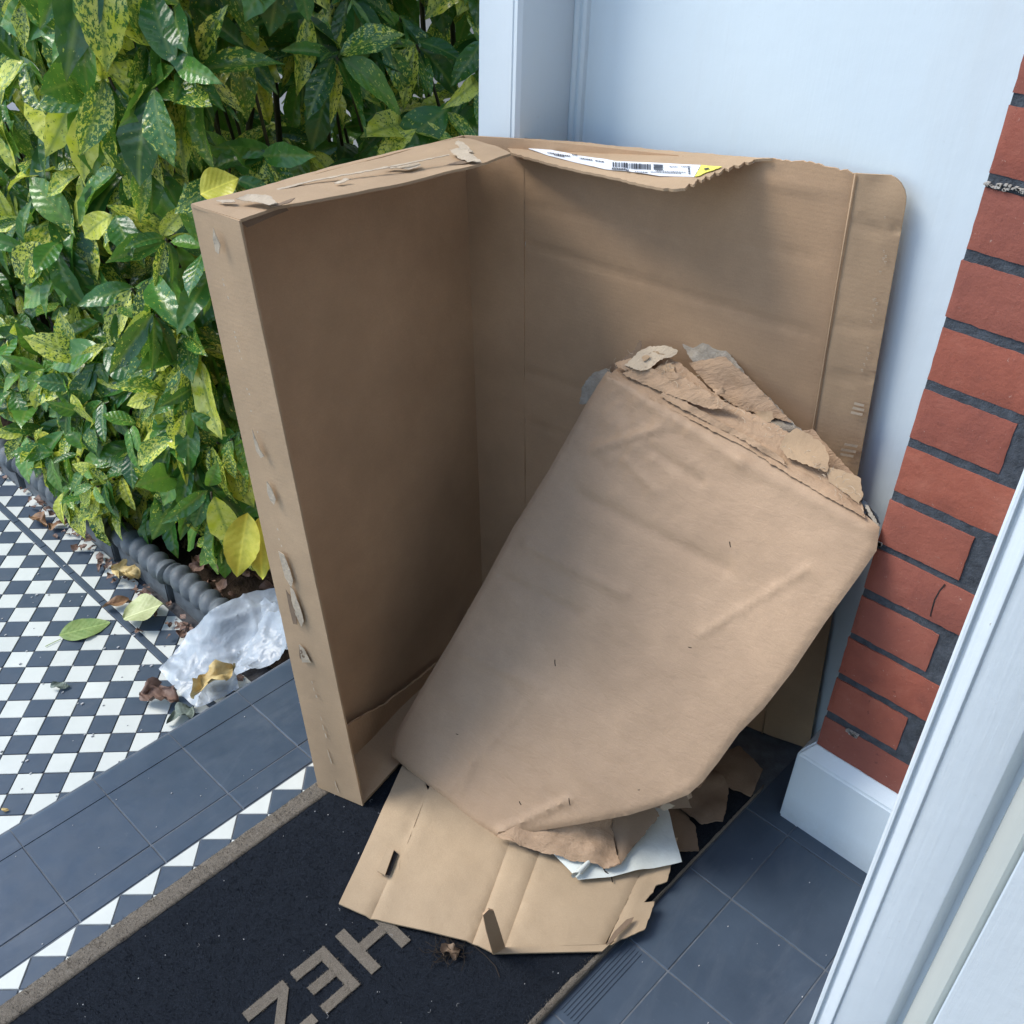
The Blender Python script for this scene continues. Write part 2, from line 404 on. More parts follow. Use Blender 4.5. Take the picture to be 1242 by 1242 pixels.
M_DGREEN = dead('fallen_green_leaf', (.12, .21, .05), (.24, .32, .10))
M_DYEL = dead('yellow_leaf', (.40, .40, .03), (.62, .56, .07), .4)
M_DGREY = dead('grey_green_dead_leaf', (.10, .13, .11), (.19, .23, .19))

# translucent plastic
m, n, b = new_mat('thin_white_plastic'); t = NT(n); w = t.coord('World')
c = t.ramp(t.noise(w, 20, 5, .7), [(.3, (.44, .50, .56)), (.7, (.62, .69, .75))])
c = t.mix(t.ramp(t.noise(w, 110, 4, .75), [(.66, 0.0), (.76, .7)]), c, (.30, .32, .36))
t.L(c, b.inputs['Base Color']); b.inputs['Roughness'].default_value = .28
nn = t.bump(t.noise(w, 28, 6, .65, 1.0), .3, .004); nn = t.bump(t.noise(w, 9, 4, .6, 1.5), .3, .02, nn); t.L(nn, b.inputs['Normal'])
tp = t.node('ShaderNodeBsdfTransparent'); ms = t.node('ShaderNodeMixShader'); ms.inputs[0].default_value = .52
t.L(b.outputs[0], ms.inputs[1]); t.L(tp.outputs[0], ms.inputs[2]); t.L(ms.outputs[0], n.nodes['Material Output'].inputs['Surface']); M_PLAS = m
m, n, b = new_mat('grey_bubble_film'); t = NT(n); w = t.coord('World')
c = t.ramp(t.noise(w, 30, 5, .7), [(.3, (.24, .20, .15)), (.7, (.40, .35, .28))]); t.L(c, b.inputs['Base Color']); b.inputs['Roughness'].default_value = .45
nn = t.bump(t.noise(t.coord('UV'), 70, 5, .7, 1.2), .9, .004); t.L(nn, b.inputs['Normal']); M_FILM = m

# ================================================================== THE SETTING
PZ = -.155                                   # level of the garden path
o = MB().box((-80, -60, -.45), (80, 120, -.40)).build('ground', M_PAVE); tag(o, kind='structure')

# ---- tiled path
HX, HY = .0367, .0343
path = MB().box((-1.6, 1.33, -.30), (.84, 6.0, PZ-.0020)).build('path', M_GROUT); tag(path, kind='structure')
def in_view(p, m=30):
    q = to_px(p); return q is not None and -m < q[0] < 1242+m and -m < q[1] < 1242+m
JG = .0009
def diamond(cx, cy, hx, hy): return [(cx, cy-hy), (cx+hx, cy), (cx, cy+hy), (cx-hx, cy)]
def diamond_field(parent, ox, oy, hx, hy, x0, x1, y0, y1, zt, i0, i1, j0, j1, budget):
    full = {}
    rest = {0: MB(), 1: MB()}; cand = []
    for i in range(i0, i1):
        for j in range(j0, j1):
            if (i+j) % 2: continue
            cx, cy = ox+hx*i, oy+hy*j
            poly = clip(diamond(cx, cy, hx, hy), x0, x1, y0, y1)
            if not poly: continue
            q = inset(poly, JG)
            A = sum(a[0]*b[1]-b[0]*a[1] for a, b in zip(q, q[1:]+q[:1]))/2
            if A < hx*hy*.04: continue
            isf = A > hx*hy*1.8
            d = (V((cx, cy, zt))-CAM).length
            cand.append((0 if in_view((cx, cy, zt)) else 1, d, i, j, cx, cy, q, isf))
    cand.sort(key=lambda c: (c[0], c[1]))
    for k, (vis, d, i, j, cx, cy, q, isf) in enumerate(cand):
        wh = i % 2 == 0; nm = 'white_tile' if wh else 'black_tile'; mt = M_TW if wh else M_TB
        dz = R.uniform(-.0007, .0007); loc = V((cx, cy, zt+dz))
        if vis == 0 and k < budget:
            if isf:
                if wh not in full: full[wh] = mesh(nm, *_pr([(a[0]-cx, a[1]-cy) for a in q]), mt)
                o = obj(nm, full[wh], parent, loc)
            else: o = obj(nm, mesh(nm, *_pr([(a[0]-cx, a[1]-cy) for a in q]), mt), parent, loc)
        else: rest[0 if wh else 1].prism(q, zt-.008, zt, .0008)
    for k, nm, mt in ((0, 'white_tiles', M_TW), (1, 'black_tiles', M_TB)):
        if rest[k].f: tag(rest[k].build(nm, mt, parent), kind='stuff')
def _pr(poly):
    mb = MB().prism(poly, -.008, 0, .0008); return mb.v, mb.f
diamond_field(path, .536, 1.779, HX, HY, -1.5, .6826, 1.37, 3.9, PZ, -56, 6, -14, 64, 420)
diamond_field(path, .536+.0172, 1.779, HX, HY, .6998, .790, 1.37, 3.9, PZ, 3, 9, -14, 64, 160)
y = 1.37
while y < 3.9:
    mb = MB().prism(inset([(.6826, y), (.6998, y), (.6998, y+.149), (.6826, y+.149)], JG), PZ-.008, PZ+.0006, .0008)
    mb.build('black_strip_tile', M_TB, path); y += .149

# ---- porch floor
porch = MB().box((-1.6, -1.9, -.30), (1.40, 1.353, -.0016)).build('porch_floor', M_GROUTL); tag(porch, kind='structure')
ZF = .0
def rect_tile(x0, x1, y0, y1, nm='black_tile', mt=M_QB, h=.008, g=.0011):
    mb = MB().prism(inset([(x0, y0), (x1, y0), (x1, y1), (x0, y1)], g), -h, ZF+R.uniform(-.0006, .0006), .0010); return mb.build(nm, mt, porch)
xs = [.222+.1527*k for k in range(-11, 8)]; xs[-1] = min(xs[-1], 1.37)
xs = [x for x in xs if x < 1.36]+[1.37]
for a, c_ in zip(xs, xs[1:]):
    # rounded nosing tile
    prof = [(1.302, -.012), (1.302, 0)]+[(1.342+.024*math.sin(k*math.pi/16), -.024+.024*math.cos(k*math.pi/16)) for k in range(9)]+[(1.366, -.040), (1.352, -.040), (1.352, -.012)]
    g = .0010; n_ = len(prof)
    vs = [(a+g, y_, z_) for y_, z_ in prof]+[(c_-g, y_, z_) for y_, z_ in prof]
    fs = [(i, (i+1) % n_, n_+(i+1) % n_, n_+i) for i in range(n_)]+[tuple(range(n_-1, -1, -1)), tuple(range(n_, 2*n_))]
    mm = fixn(mesh('nosing_tile', vs, fs, M_QB, True)); mm.set_sharp_from_angle(angle=.7); obj('nosing_tile', mm, porch)
    rect_tile(a, c_, 1.153, 1.302)
    rect_tile(a, c_, 1.1045, 1.153, 'black_border_tile')
    MB().box((a+g, 1.3532, -.20), (c_-g, 1.3592, -.042)).build('riser_tile', M_QB, porch)
diamond_field(porch, .4025, 1.1035, .03725, .037, -1.5, 1.37, .99, 1.1035, ZF, -52, 28, -6, 1, 200)
rx = [.812+.1735*k for k in range(-8, 4)]; rx = [x for x in rx if x < 1.3]+[1.37]
for a, c_ in zip(rx, rx[1:]):
    if abs(a-.6385) < .01:      # the one ribbed tile
        tl = rect_tile(a, c_, .390, .475, 'ribbed_tile')
        mb = MB()
        for k in range(6):
            yy = .436+k*.0062; mb.box((a+.012, yy, -.001), (c_-.008, yy+.0016, .0011))
        mb.build('rib', M_QB, tl)
    else: rect_tile(a, c_, .390, .475, 'threshold_tile')
    if c_ > .2:
        rect_tile(a, c_, .216, .390); rect_tile(a, c_, .042, .216)

# ---- flower bed behind the rope edging
bed = MB(); N_ = 40
vs = []; fs = []
for i in range(N_+1):
    for j in range(N_+1):
        x = .825+1.6*i/N_; y_ = 1.42+3.2*j/N_; vs.append((x, y_, -.115+.03*fb(V((x*4, y_*4, 2)))+.012*fb(V((x*25, y_*25, 7)))))
for i in range(N_):
    for j in range(N_): k = i*(N_+1)+j; fs.append((k, k+N_+1, k+N_+2, k+1))
o = obj('flower_bed', mesh('flower_bed', vs, fs, M_SOIL, True)); tag(o, kind='structure')

# rope-top edging tiles
def rope_piece(y0, y1, xk):
    L = y1-y0; na, ns = 28, int(L/.003); r0 = .029; vs = []; fs = []
    for s_ in range(ns+1):
        y_ = y0+L*s_/ns
        for a in range(na):
            th = math.tau*a/na; ph = th*.5+y_*math.tau/.082
            rr = r0*(.74+.36*abs(math.sin(ph))**.8)
            vs.append((xk+rr*math.cos(th), y_, -.073+rr*math.sin(th)*.95))
    for s_ in range(ns):
        for a in range(na): k = s_*na; fs.append((k+a, k+(a+1) % na, k+na+(a+1) % na, k+na+a))
    fs += [tuple(range(na)), tuple(range(ns*na+na-1, ns*na-1, -1))]
    mm = fixn(mesh('rope_roll', vs, fs, M_ROPE, True)); return mm
ords = ['first', 'second', 'third', 'fourth', 'fifth', 'sixth', 'seventh']
notes = ['its end under the white plastic', 'bare behind the pale fallen leaf', 'hidden by drooping laurel leaves', 'mostly hidden under the laurel', 'at the left edge of the photo', 'beyond the left edge of the photo', 'farthest along the bed']
for k in range(7):
    y0 = 1.615+.232*k
    lb = 'slate-blue rope-top edging tile, %s from the step, %s' % (ords[k], notes[k]); gp = 'rope-top edging tiles along the flower bed'
    e = empty('edging_tile', (.822, y0+.115, PZ), lb, 'garden edging', gp)
    xo = .826-.052*(y0-1.65)
    obj('rope_roll', rope_piece(y0+.002, y0+.229, xo+.003*R.uniform(-1, 1)), e)
    MB().box((xo-.014, y0+.003, -.26), (xo+.016, y0+.228, -.088)).build('slab', M_ROPE, e, bevel=.003)

# ---- white side wall, corner post, brick pillar
wall = empty('side_wall', (1.37, .8, 0), 'smooth white painted porch side wall behind the tall open box', 'wall')
MB().box((1.372, .300, -.30), (1.60, 1.156, 2.55)).build('wall_panel', M_WALL, wall)
# narrow beads in the corner
def vprof(name, poly, z0, z1, mat, parent, smooth=True):
    mm = mesh(name, *(lambda m_: (m_.v, m_.f))(MB().prism(poly, z0, z1)), mat, smooth); fixn(mm); mm.set_sharp_from_angle(angle=.6); return obj(name, mm, parent)
vprof('corner_bead', [(1.3719, 1.156), (1.3635, 1.156), (1.3615, 1.151), (1.3635, 1.146), (1.3665, 1.144), (1.3635, 1.141), (1.3625, 1.136), (1.3655, 1.131), (1.3719, 1.129)], -.002, 2.5, M_WALL, wall)
post = empty('corner_post', (1.30, 1.20, 0), 'white square timber post at the outer corner of the porch', 'post')
px_, py0, py1 = 1.2385, 1.156, 1.250
ch = .006
vprof('shaft', [(px_, py0+.016), (px_+.002, py0+.0145), (px_, py0+.012), (px_, py0+ch), (px_+ch, py0), (1.60, py0+.0005), (1.60, py1), (px_+ch, py1), (px_, py1-ch)][::-1], 0, 2.5, M_FRAME, post)

pil = empty('brick_pillar', (1.21, .30, 0), 'red brick pillar with dark pointing on a white painted plinth', 'pillar')
FX = 1.21; CO = .0873; zb = .1788; TOPZ = 2.5
MB().box((FX+.0035, -.30, .17), (1.371, .4036, TOPZ)).build('mortar', M_MORTAR, pil)
def brick_mesh(w, h, d, seed):
    """brick face towards -X, edges worn"""
    ny, nz = 22, 5; vs = []; fs = []
    for i in range(ny+1):
        for j in range(nz+1):
            y_ = w*i/ny; z_ = h*j/nz; e = 1 if i in (0, ny) or j in (0, nz) else 0
            x_ = .0007*fb(V((y_*40, z_*40, seed)))+((.0014+.004*max(0, noise.noise(V((y_*55, z_*55, seed+4)))-.25)) if e else 0)
            if i in (0, ny): y_ += .0016*noise.noise(V((z_*90, seed, i)))
            if j in (0, nz): z_ += .0004*noise.noise(V((y_*60, seed, j+.5)))+.0011*noise.noise(V((y_*260, seed, j+.5)))
            vs.append((x_, y_, z_))
    for i in range(ny):
        for j in range(nz): k = i*(nz+1)+j; fs.append((k, k+1, k+nz+2, k+nz+1))
    loop = [i*(nz+1) for i in range(ny+1)]+[ny*(nz+1)+j for j in range(1, nz+1)]+[i*(nz+1)+nz for i in range(ny-1, -1, -1)]+[j for j in range(nz-1, 0, -1)]
    b0 = len(vs); vs += [(d, vs[i][1], vs[i][2]) for i in loop]; n_ = len(loop)
    for i in range(n_): j = (i+1) % n_; fs.append((loop[i], loop[j], b0+j, b0+i))
    mm = mesh('brick', vs, fs, M_BRICK, True); fixn(mm); mm.set_sharp_from_angle(angle=.5); return mm
BH = CO-.0145
hdr = [brick_mesh(.106, BH, .10, s_) for s_ in range(7)]; strt = [brick_mesh(.218, BH, .10, s_+9) for s_ in range(7)]
kc = 0; z = zb
while z+BH < TOPZ-.02:
    # courses alternate; header first where the joint shows
    head_first = kc % 2 == 1
    y_ = .4045+R.uniform(-.0012, .0008)
    while y_ > -.2:
        L = .121 if (head_first and y_ > .38) else .213
        mm = R.choice(hdr if L < .15 else strt)
        o = obj('brick', mm, pil, (FX+R.uniform(-.001, .0015), y_-(.106 if L < .15 else .218)*1.0, z+R.uniform(-.0012, .0012)))
        if L < .15: o.scale = (1, 1.14, 1); o.location.y = y_-.1208
        y_ -= (.1208+.026 if L < .15 else .218+.014)
    z += CO; kc += 1
# crumbs of pale mortar along two joints
mb = MB()
for (ya, yb, zz) in ((.33, .404, 1.141), (.345, .365, .262), (.398, .404, .625)):
    for k in range(46):
        y_ = R.uniform(ya, yb); s_ = R.uniform(.0006, .0021); z_ = zz-.012+R.uniform(-.003, .003)
        mb.box((FX-.0015, y_-s_, z_-s_*.6), (FX+.005, y_+s_, z_+s_*.6))
tag(mb.build('mortar_crumbs', M_MORTARP, pil), kind='stuff')
# crack on one brick
c0 = [at_x(*p, FX-.0008) for p in [(1146, 709), (1140, 716), (1134, 727), (1131, 737), (1128.5, 747)]]
tube(c0, .0011, 5).build('crack', M_DARK, pil)
pl_ = MB(); g = .0
vs = [(1.188, -.30, -.002), (1.188, .4255, -.002), (1.3718, .4255, -.002), (1.3718, -.30, -.002),
      (1.190, -.30, .163), (1.190, .4245, .163), (1.3718, .4245, .163), (1.3718, -.30, .163),
      (1.2125, -.30, .186), (1.2125, .4065, .186), (1.3718, .4065, .186), (1.3718, -.30, .186)]
fs = [(0, 1, 5, 4), (1, 2, 6, 5), (4, 5, 9, 8), (5, 6, 10, 9), (8, 9, 10, 11), (3, 0, 4, 8, 11, 7), (2, 3, 7, 6), (6, 7, 11, 10)]
mm = fixn(mesh('plinth', vs, fs, M_PLINTH))
b_ = bmesh.new(); b_.from_mesh(mm); bmesh.ops.bevel(b_, geom=b_.edges[:], offset=.0035, segments=3, affect='EDGES', clamp_overlap=True); b_.to_mesh(mm); b_.free()
obj('plinth', mm, pil)

# ---- door frame and door leaf
fr = empty('door_frame', (.90, .12, 0), 'white painted moulded door frame close at the lower right', 'door frame')
XJ = .88
def jy(px): return at_x(px, 1242, XJ).y
ya, yb_, yc, yd, ye = jy(980), jy(1008), jy(1077), jy(1090), jy(1125)
prof = [(1.02, ya), (XJ+.010, ya), (XJ+.003, ya-.001), (XJ, ya-.004), (XJ-.0005, ya-.007), (XJ+.003, ya-.0085), (XJ+.0035, ya-.012), (XJ+.001, ya-.016),
        (XJ-.001, yb_+.005), (XJ-.003, yb_+.002), (XJ-.003, yb_), (XJ, yb_-.0025), (XJ, yc+.008), (XJ+.0015, yc+.003), (XJ+.006, yc), (XJ+.014, yc-.002), (XJ+.020, yc-.006), (XJ+.022, yc-.012), (XJ+.022, -.16), (1.02, -.16)]
vprof('jamb', prof, -.30, 2.3, M_FRAME, fr)
sx = XJ+.012
vprof('weather_seal', [(XJ+.0215, yc-.0125), (sx+.002, yc-.014), (sx, yc-.018), (sx-.001, yd-.02), (sx, ye+.003), (XJ+.0215, ye-.004)], -.30, 2.3, M_SEAL, fr)
# infill between frame and pillar
wl = MB().box((1.021, -.16, -.30), (1.209, .12, 2.6)).build('facade_return', M_WALL); tag(wl, kind='structure')
MB().box((.70, -.158, 2.301), (1.02, ya, 2.45)).build('frame_head_end', M_FRAME, fr)
dr = empty('door', (.9, -.4, 0), 'white front door leaf swung open at the lower right corner', 'door')
MB().box((.862, -.90, .012), (.901, ye-.006, 2.05)).build('leaf', M_FRAME, dr, bevel=.002)
# small peg hole / nail in the frame as seen
p = at_x(1204.5, 757, XJ)
tube([p+V((.002, 0, 0)), p-V((.002, 0, 0))], .0028, 10).build('nail_head', M_SEAL, fr)

# hall and facade: they shade the scene, mostly out of view
mb = MB()
mb.box((-1.55, -1.9, 0.001), (-1.45, -.16, 2.6)).box((1.021, -1.9, .001), (1.10, -.161, 2.6)).box((-1.45, -1.9, .001), (1.02, -1.8, 2.6)).box((-1.6, -1.9, 2.601), (1.6, -.16, 2.7))
tag(mb.build('hall_walls', M_HALL), kind='structure')
mb = MB().box((-1.55, -.159, 2.46), (1.6, -.02, 3.6)).box((-1.60, -.159, 0.001), (-.75, -.02, 2.459))
tag(mb.build('facade', M_WALL), kind='structure')
bw = empty('backdrop_wall', (2.9, 3, -.4), 'added pale backdrop wall glimpsed through gaps in the laurel hedge', 'wall')
MB().box((2.9, 0, -.4), (3.0, 6.2, 2.0)).build('render', M_HEDGEBACK, bw)  # pale backdrop added so bright specks show between the leaves

# ================================================================== DOOR MAT
MT = .012
mat = empty('door_mat', (.4, .76, 0), 'black coir door mat with a sand border and sand letters, under the box', 'door mat')
def field(name, x0, x1, y0, y1, z0, z1, mt, amp=.0012, res=.008, tp=None):
    nx, ny = int((x1-x0)/res), max(1, int((y1-y0)/res)); vs = []; fs = []
    for i in range(nx+1):
        for j in range(ny+1):
            x = x0+(x1-x0)*i/nx; ye_ = y1 if tp is None else y0+(y1-y0)*tp(x); y_ = y0+(ye_-y0)*j/ny; e = i in (0, nx) or j in (0, ny)
            dx = .0012*noise.noise(V((x*160, y_*160, 1))) if e else 0
            vs.append((x+dx, y_+dx, z1+amp*fb(V((x*60, y_*60, 3)))-(.001 if e else 0)))
    for i in range(nx):
        for j in range(ny): k = i*(ny+1)+j; fs.append((k, k+ny+1, k+ny+2, k+1))
    loop = [i*(ny+1) for i in range(nx+1)]+[nx*(ny+1)+j for j in range(1, ny+1)]+[i*(ny+1)+ny for i in range(nx-1, -1, -1)]+[j for j in range(ny-1, 0, -1)]
    b0 = len(vs); vs += [(vs[i][0], vs[i][1], z0) for i in loop]; n_ = len(loop)
    for i in range(n_): j = (i+1) % n_; fs.append((loop[j], loop[i], b0+i, b0+j))
    return obj(name, mesh(name, vs, fs, mt, True), mat)
MX0, MX1, MY0, MY1 = -.35, 1.215, .4755, 1.0535
field('pile', MX0+.033, MX1-.033, MY0+.0025, MY1-.034, .001, MT-.0003, M_PILE)
field('border', MX0, MX1, MY1-.0335, MY1, .001, MT+.0005, M_PILEB, res=.006)
field('border', MX0, MX1, MY0, MY0+.0135, .001, MT, M_PILEB, res=.006, tp=lambda x: max(.12, min(1, 1-(x-.68)/.16)))
field('border', MX0, MX0+.0325, MY0+.014, MY1-.034, .001, MT, M_PILEB, res=.006)
field('border', MX1-.0325, MX1, MY0+.014, MY1-.034, .001, MT, M_PILEB, res=.006)
def letter(bars):
    mb = MB()
    for poly in bars: mb.prism(poly, .004, MT+.0028)
    return mb
def rc(x0, x1, y0, y1): return [(x0, y0), (x1, y0), (x1, y1), (x0, y1)]
def build_letter(bars, nm='letter'):
    vs = []; fs = []; k0 = 0; mb = MB()
    for poly in bars:
        P = [V((x, y_, MT+.0022)) for x, y_ in poly]; 
        o = None
        mb.prism([(p.x+.0006*R.uniform(-1, 1), p.y+.0006*R.uniform(-1, 1)) for p in P], .004, MT+.0022+R.uniform(0, .0003))
    return mb.build(nm, M_PILEB, mat)
s_ = .0175
# text reads for someone standing outside: H first (+x), then E, then Z (-x)
build_letter([rc(.484, .484+s_, .704, .792), rc(.545, .545+s_, .704, .792), rc(.484+s_, .545, .7405, .757)])
build_letter([rc(.445, .462, .704, .792), rc(.399, .445, .775, .792), rc(.403, .445, .740, .756), rc(.399, .445, .704, .720)])
build_letter([rc(.313, .384, .775, .792), rc(.313, .384, .704, .720), [(.313, .7202), (.333, .7202), (.384, .7748), (.364, .7748)][::1]])
# the next letters lie outside the picture, the mat goes on
# lint, grit and pale fibres on the pile
mb = MB()
for k in range(170):
    x, y_ = R.uniform(-.1, .95), R.uniform(.49, 1.01); L = R.choice([.001, .0012, .0015, .002, .002, .006]); a = R.uniform(0, math.tau); z_ = MT+.0035
    if L < .006: mb.box((x, y_, z_-.001), (x+L*.7, y_+L*.5, z_+.0006))
    else:
        pts = [V((x+L*q*math.cos(a+q*1.6), y_+L*q*math.sin(a+q*1.6), z_)) for q in (0, .35, .7, 1)]; tt = tube(pts,   .00016, 4); mb.add(tt.v, tt.f)
tag(mb.build('lint', M_LINT, mat), kind='stuff')
def in_letter(x, y):
    for a, b_, c_, d in ((.484, .5015, .704, .792), (.545, .5625, .704, .792), (.5015, .545, .7405, .757), (.445, .462, .704, .792), (.399, .445, .775, .792), (.403, .445, .740, .756), (.399, .445, .704, .720), (.313, .384, .775, .792), (.313, .384, .704, .720)):
        if a <= x <= b_ and c_ <= y <= d: return True
    return .72 <= y <= .775 and 0 <= x-(.313+(y-.7202)*.934) <= .020
mb = MB()
for k in range(45000):
    x, y_ = R.uniform(MX0+.03, 1.1), R.uniform(MY0+.002, MY1-.002)
    if in_view((x, y_, MT), 10) and not in_letter(x, y_):
        a = R.uniform(0, math.tau); w_ = .0005; h_ = R.uniform(.002, .006); dx, dy = w_*math.cos(a), w_*math.sin(a); lx, ly = R.uniform(-.002, .002), R.uniform(-.002, .002)
        mb.add([(x-dx, y_-dy, MT-.001), (x+dx, y_+dy, MT-.001), (x+lx, y_+ly, MT+h_)], [(0, 1, 2)])
tag(mb.build('bristles', M_PILE, mat), kind='stuff')
mb = MB()
for k in range(5200):      # fuzz on the letters
    lx0, lx1, ly0, ly1 = R.choice([(.484, .5015, .704, .792), (.545, .5625, .704, .792), (.5015, .545, .7405, .757), (.445, .462, .704, .792), (.399, .445, .775, .792), (.403, .445, .740, .756), (.399, .445, .704, .720), (.313, .384, .775, .792), (.313, .385, .72, .775)])
    x, y_ = R.uniform(lx0-.001, lx1+.001), R.uniform(ly0-.001, ly1+.001)
    if not in_letter(x, y_) and lx1 == .385: continue
    a = R.uniform(0, math.tau); w_ = .0005; h_ = R.uniform(.002, .0045); dx, dy = w_*math.cos(a), w_*math.sin(a); lx, ly = R.uniform(-.003, .003), R.uniform(-.003, .003)
    mb.add([(x-dx, y_-dy, MT+.001), (x+dx, y_+dy, MT+.001), (x+lx, y_+ly, MT+h_)], [(0, 1, 2)])
for k in range(7000):
    x = R.uniform(0, .75); y_ = R.uniform(MY1-.034, MY1+.001) if R.random() < .75 else R.uniform(MY0, MY0+.014)
    a = R.uniform(0, math.tau); w_ = .0005; h_ = R.uniform(.001, .0035); dx, dy = w_*math.cos(a), w_*math.sin(a); lx, ly = R.uniform(-.002, .002), R.uniform(-.002, .002)
    mb.add([(x-dx, y_-dy, MT-.001), (x+dx, y_+dy, MT-.001), (x+lx, y_+ly, MT+h_)], [(0, 1, 2)])
tag(mb.build('border_bristles', M_PILEB, mat), kind='stuff')

# ================================================================== THE OPEN BOX
box = empty('cardboard_box', (.92, 1.02, MT), 'tall open cardboard box standing on the door mat against the white wall', 'box')
F0 = at_z(440, 978, MT+.002); K0 = at_z(386, 955, MT+.002)
F1 = at_z(290, 268, 1.05); K1 = at_z(231, 248, 1.05)
S0, S1 = V((1.170, 1.152, .014)), V((1.187, 1.226, 1.006))       # hinge between back panel and spine
T0, T1 = V((1.196, 1.050, .014)), V((1.212, 1.116, 1.020))       # spine / right panel
C0, C1 = V((1.318, .545, .014)), V((1.330, .614, 1.062))          # right panel / end flap crease
E1 = at_x(1101, 224, 1.347); E0 = V((1.347, .462, .013))
TH = .0038
W_ = (S0-K0).normalized(); D_ = (K0-F0)
bow = lambda amp, k: (lambda p, u, v: amp*math.sin(k*p.z*3)+.0025*fb(p*5)+.0006*fb(p*30))
sheet('left_panel', [K0+W_*.004-D_*.04, S0, S1, K1+W_*.004-D_*.04], M_BOXI, box, TH, .035, bow(.004, 1))
rim = sheet('side_rim', [K0, F0, F1, K1], M_BOX, box, TH, .02, lambda p, u, v: .0005*fb(p*9), seed=2)
sheet('spine', [S0, T0, T1, S1], M_BOXI, box, TH, .02, bow(.002, 1), seed=3)
# right panel with creases and torn top edge
def rp_disp(p, u, v):
    h = .003*fb(p*4)
    t_ = p.z-.84-.06*(p.y-.9)
    h -= .0030*math.exp(-(t_/.006)**2)
    h -= .0022*math.exp(-((p.z-.515-.03*(p.y-.9))/.006)**2)+.0015*math.exp(-((p.z-.93+.05*(p.y-.8))/.005)**2)
    t2 = p.z-1.035+.05*(p.y-.6); h += .002*math.exp(-(t2/.008)**2)
    t3 = p.z-.62; h -= .0025*math.exp(-(t3/.006)**2)
    k = cr_w(p); return h*min(1, k/.06)-.0016*math.exp(-(k/.004)**2)
tr_top = [T1, V((1.268, .862, 1.042)), at_pl(905, 199, C1, (T1-C1).cross(V((0, 0, 1))).normalized()), at_pl(935, 192, C1, (T1-C1).cross(V((0, 0, 1))).normalized()), at_pl(985, 197, C1, (T1-C1).cross(V((0, 0, 1))).normalized()), at_pl(1034, 206, C1, (T1-C1).cross(V((0, 0, 1))).normalized())]
tr_top[-1] = C1.copy()
def cr_w(p):
    d = (C1-C0).normalized(); k = (p-C0-d*(p-C0).dot(d)).length; return k
sheet('right_panel', [T0, C0]+tr_top[::-1], M_BOXI, box, TH, .0085, rp_disp, seed=4, jag=.004, je=(2, 3, 4, 5))
# end flap with rounded top corner
cr = [E1+V((0, .026-.028*math.cos(math.radians(a_))-.002*(90-a_)/90, -.026+.028*math.sin(math.radians(a_))+.004*a_/90)) for a_ in (0, 18, 36, 54, 72, 90)]
def ef_disp(p, u, v):
    h = .001*fb(p*6)
    for zc, a in ((1.005, .004), (.86, .002), (.78, .003), (.64, .002), (.55, .0025)):
        h -= a*math.exp(-((p.z-zc-.012*math.sin(p.y*30))/.0045)**2)
    k = cr_w(p); return h*min(1, k/.02)-.0016*math.exp(-(k/.004)**2)
flapo = sheet('end_flap', [C0, E0]+cr+[C1], M_BOX, box, TH, .010, ef_disp, seed=5)
tube([C0+(C1-C0)*(k/8)+V((-.0012, 0, 0)) for k in range(9)], .0014, 6).build('crease', M_BOX, flapo, True)
# bottom rim and inner flap
W = (S0-K0).normalized(); D = (F0-K0)
B0, B1 = F0+V((0, 0, .010))+W*.004, F0+W*.30+V((0, 0, .012))
sheet('bottom_rim', [K0+V((0, 0, .010))+W*.006-D*-.02, B0+D*.0, B1+D*.05, K0+W*.50+D*.06+V((0, 0, .010))], M_BOX, box, .006, .02, lambda p, u, v: .0015*fb(p*14), seed=6)
ia, ib = at_z(419, 884, .080), at_z(548, 778, .080)
n2 = (W.cross(V((0, 0, 1)))).normalized()
IP = K0+D*.16
def on_i(px, py): return at_pl(px, py, IP, n2)
sheet('inner_flap', [on_i(428, 917), on_i(418, 882), on_i(470, 852), on_i(520, 812), on_i(556, 786), K0+D*.16+W*.46+V((0, 0, .09)), K0+D*.16+W*.46+V((0, 0, .012)), on_i(480, 888)], M_BOXI, box, TH, .015, lambda p, u, v: .003*fb(p*12), seed=7, jag=.003)
# top rim of the left half: bows forward, torn tape
def tp(px, py, z): return at_z(px, py, z)
top = [tp(232, 247, 1.052), tp(291, 267, 1.050), tp(338, 250, 1.048), tp(400, 239, 1.044), tp(470, 225, 1.038), tp(540, 209, 1.031), tp(590, 197, 1.026), tp(620, 186, 1.022), tp(600, 176, 1.018), tp(570, 168, 1.012), tp(556, 167, 1.010), tp(480, 183, 1.017), tp(400, 203, 1.028), tp(315, 226, 1.042)]
sheet('top_rim', top, M_BOX, box, TH, .016, lambda p, u, v: .0016*fb(p*12), seed=8)
# rolled lip under the top rim's front corner, coloured dark for fold shadow
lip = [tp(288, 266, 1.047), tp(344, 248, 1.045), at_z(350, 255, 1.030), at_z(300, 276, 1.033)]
sheet('tucked_lip', lip, M_SCRAP, box, .003, .01, lambda p, u, v: .001*fb(p*30), seed=9)
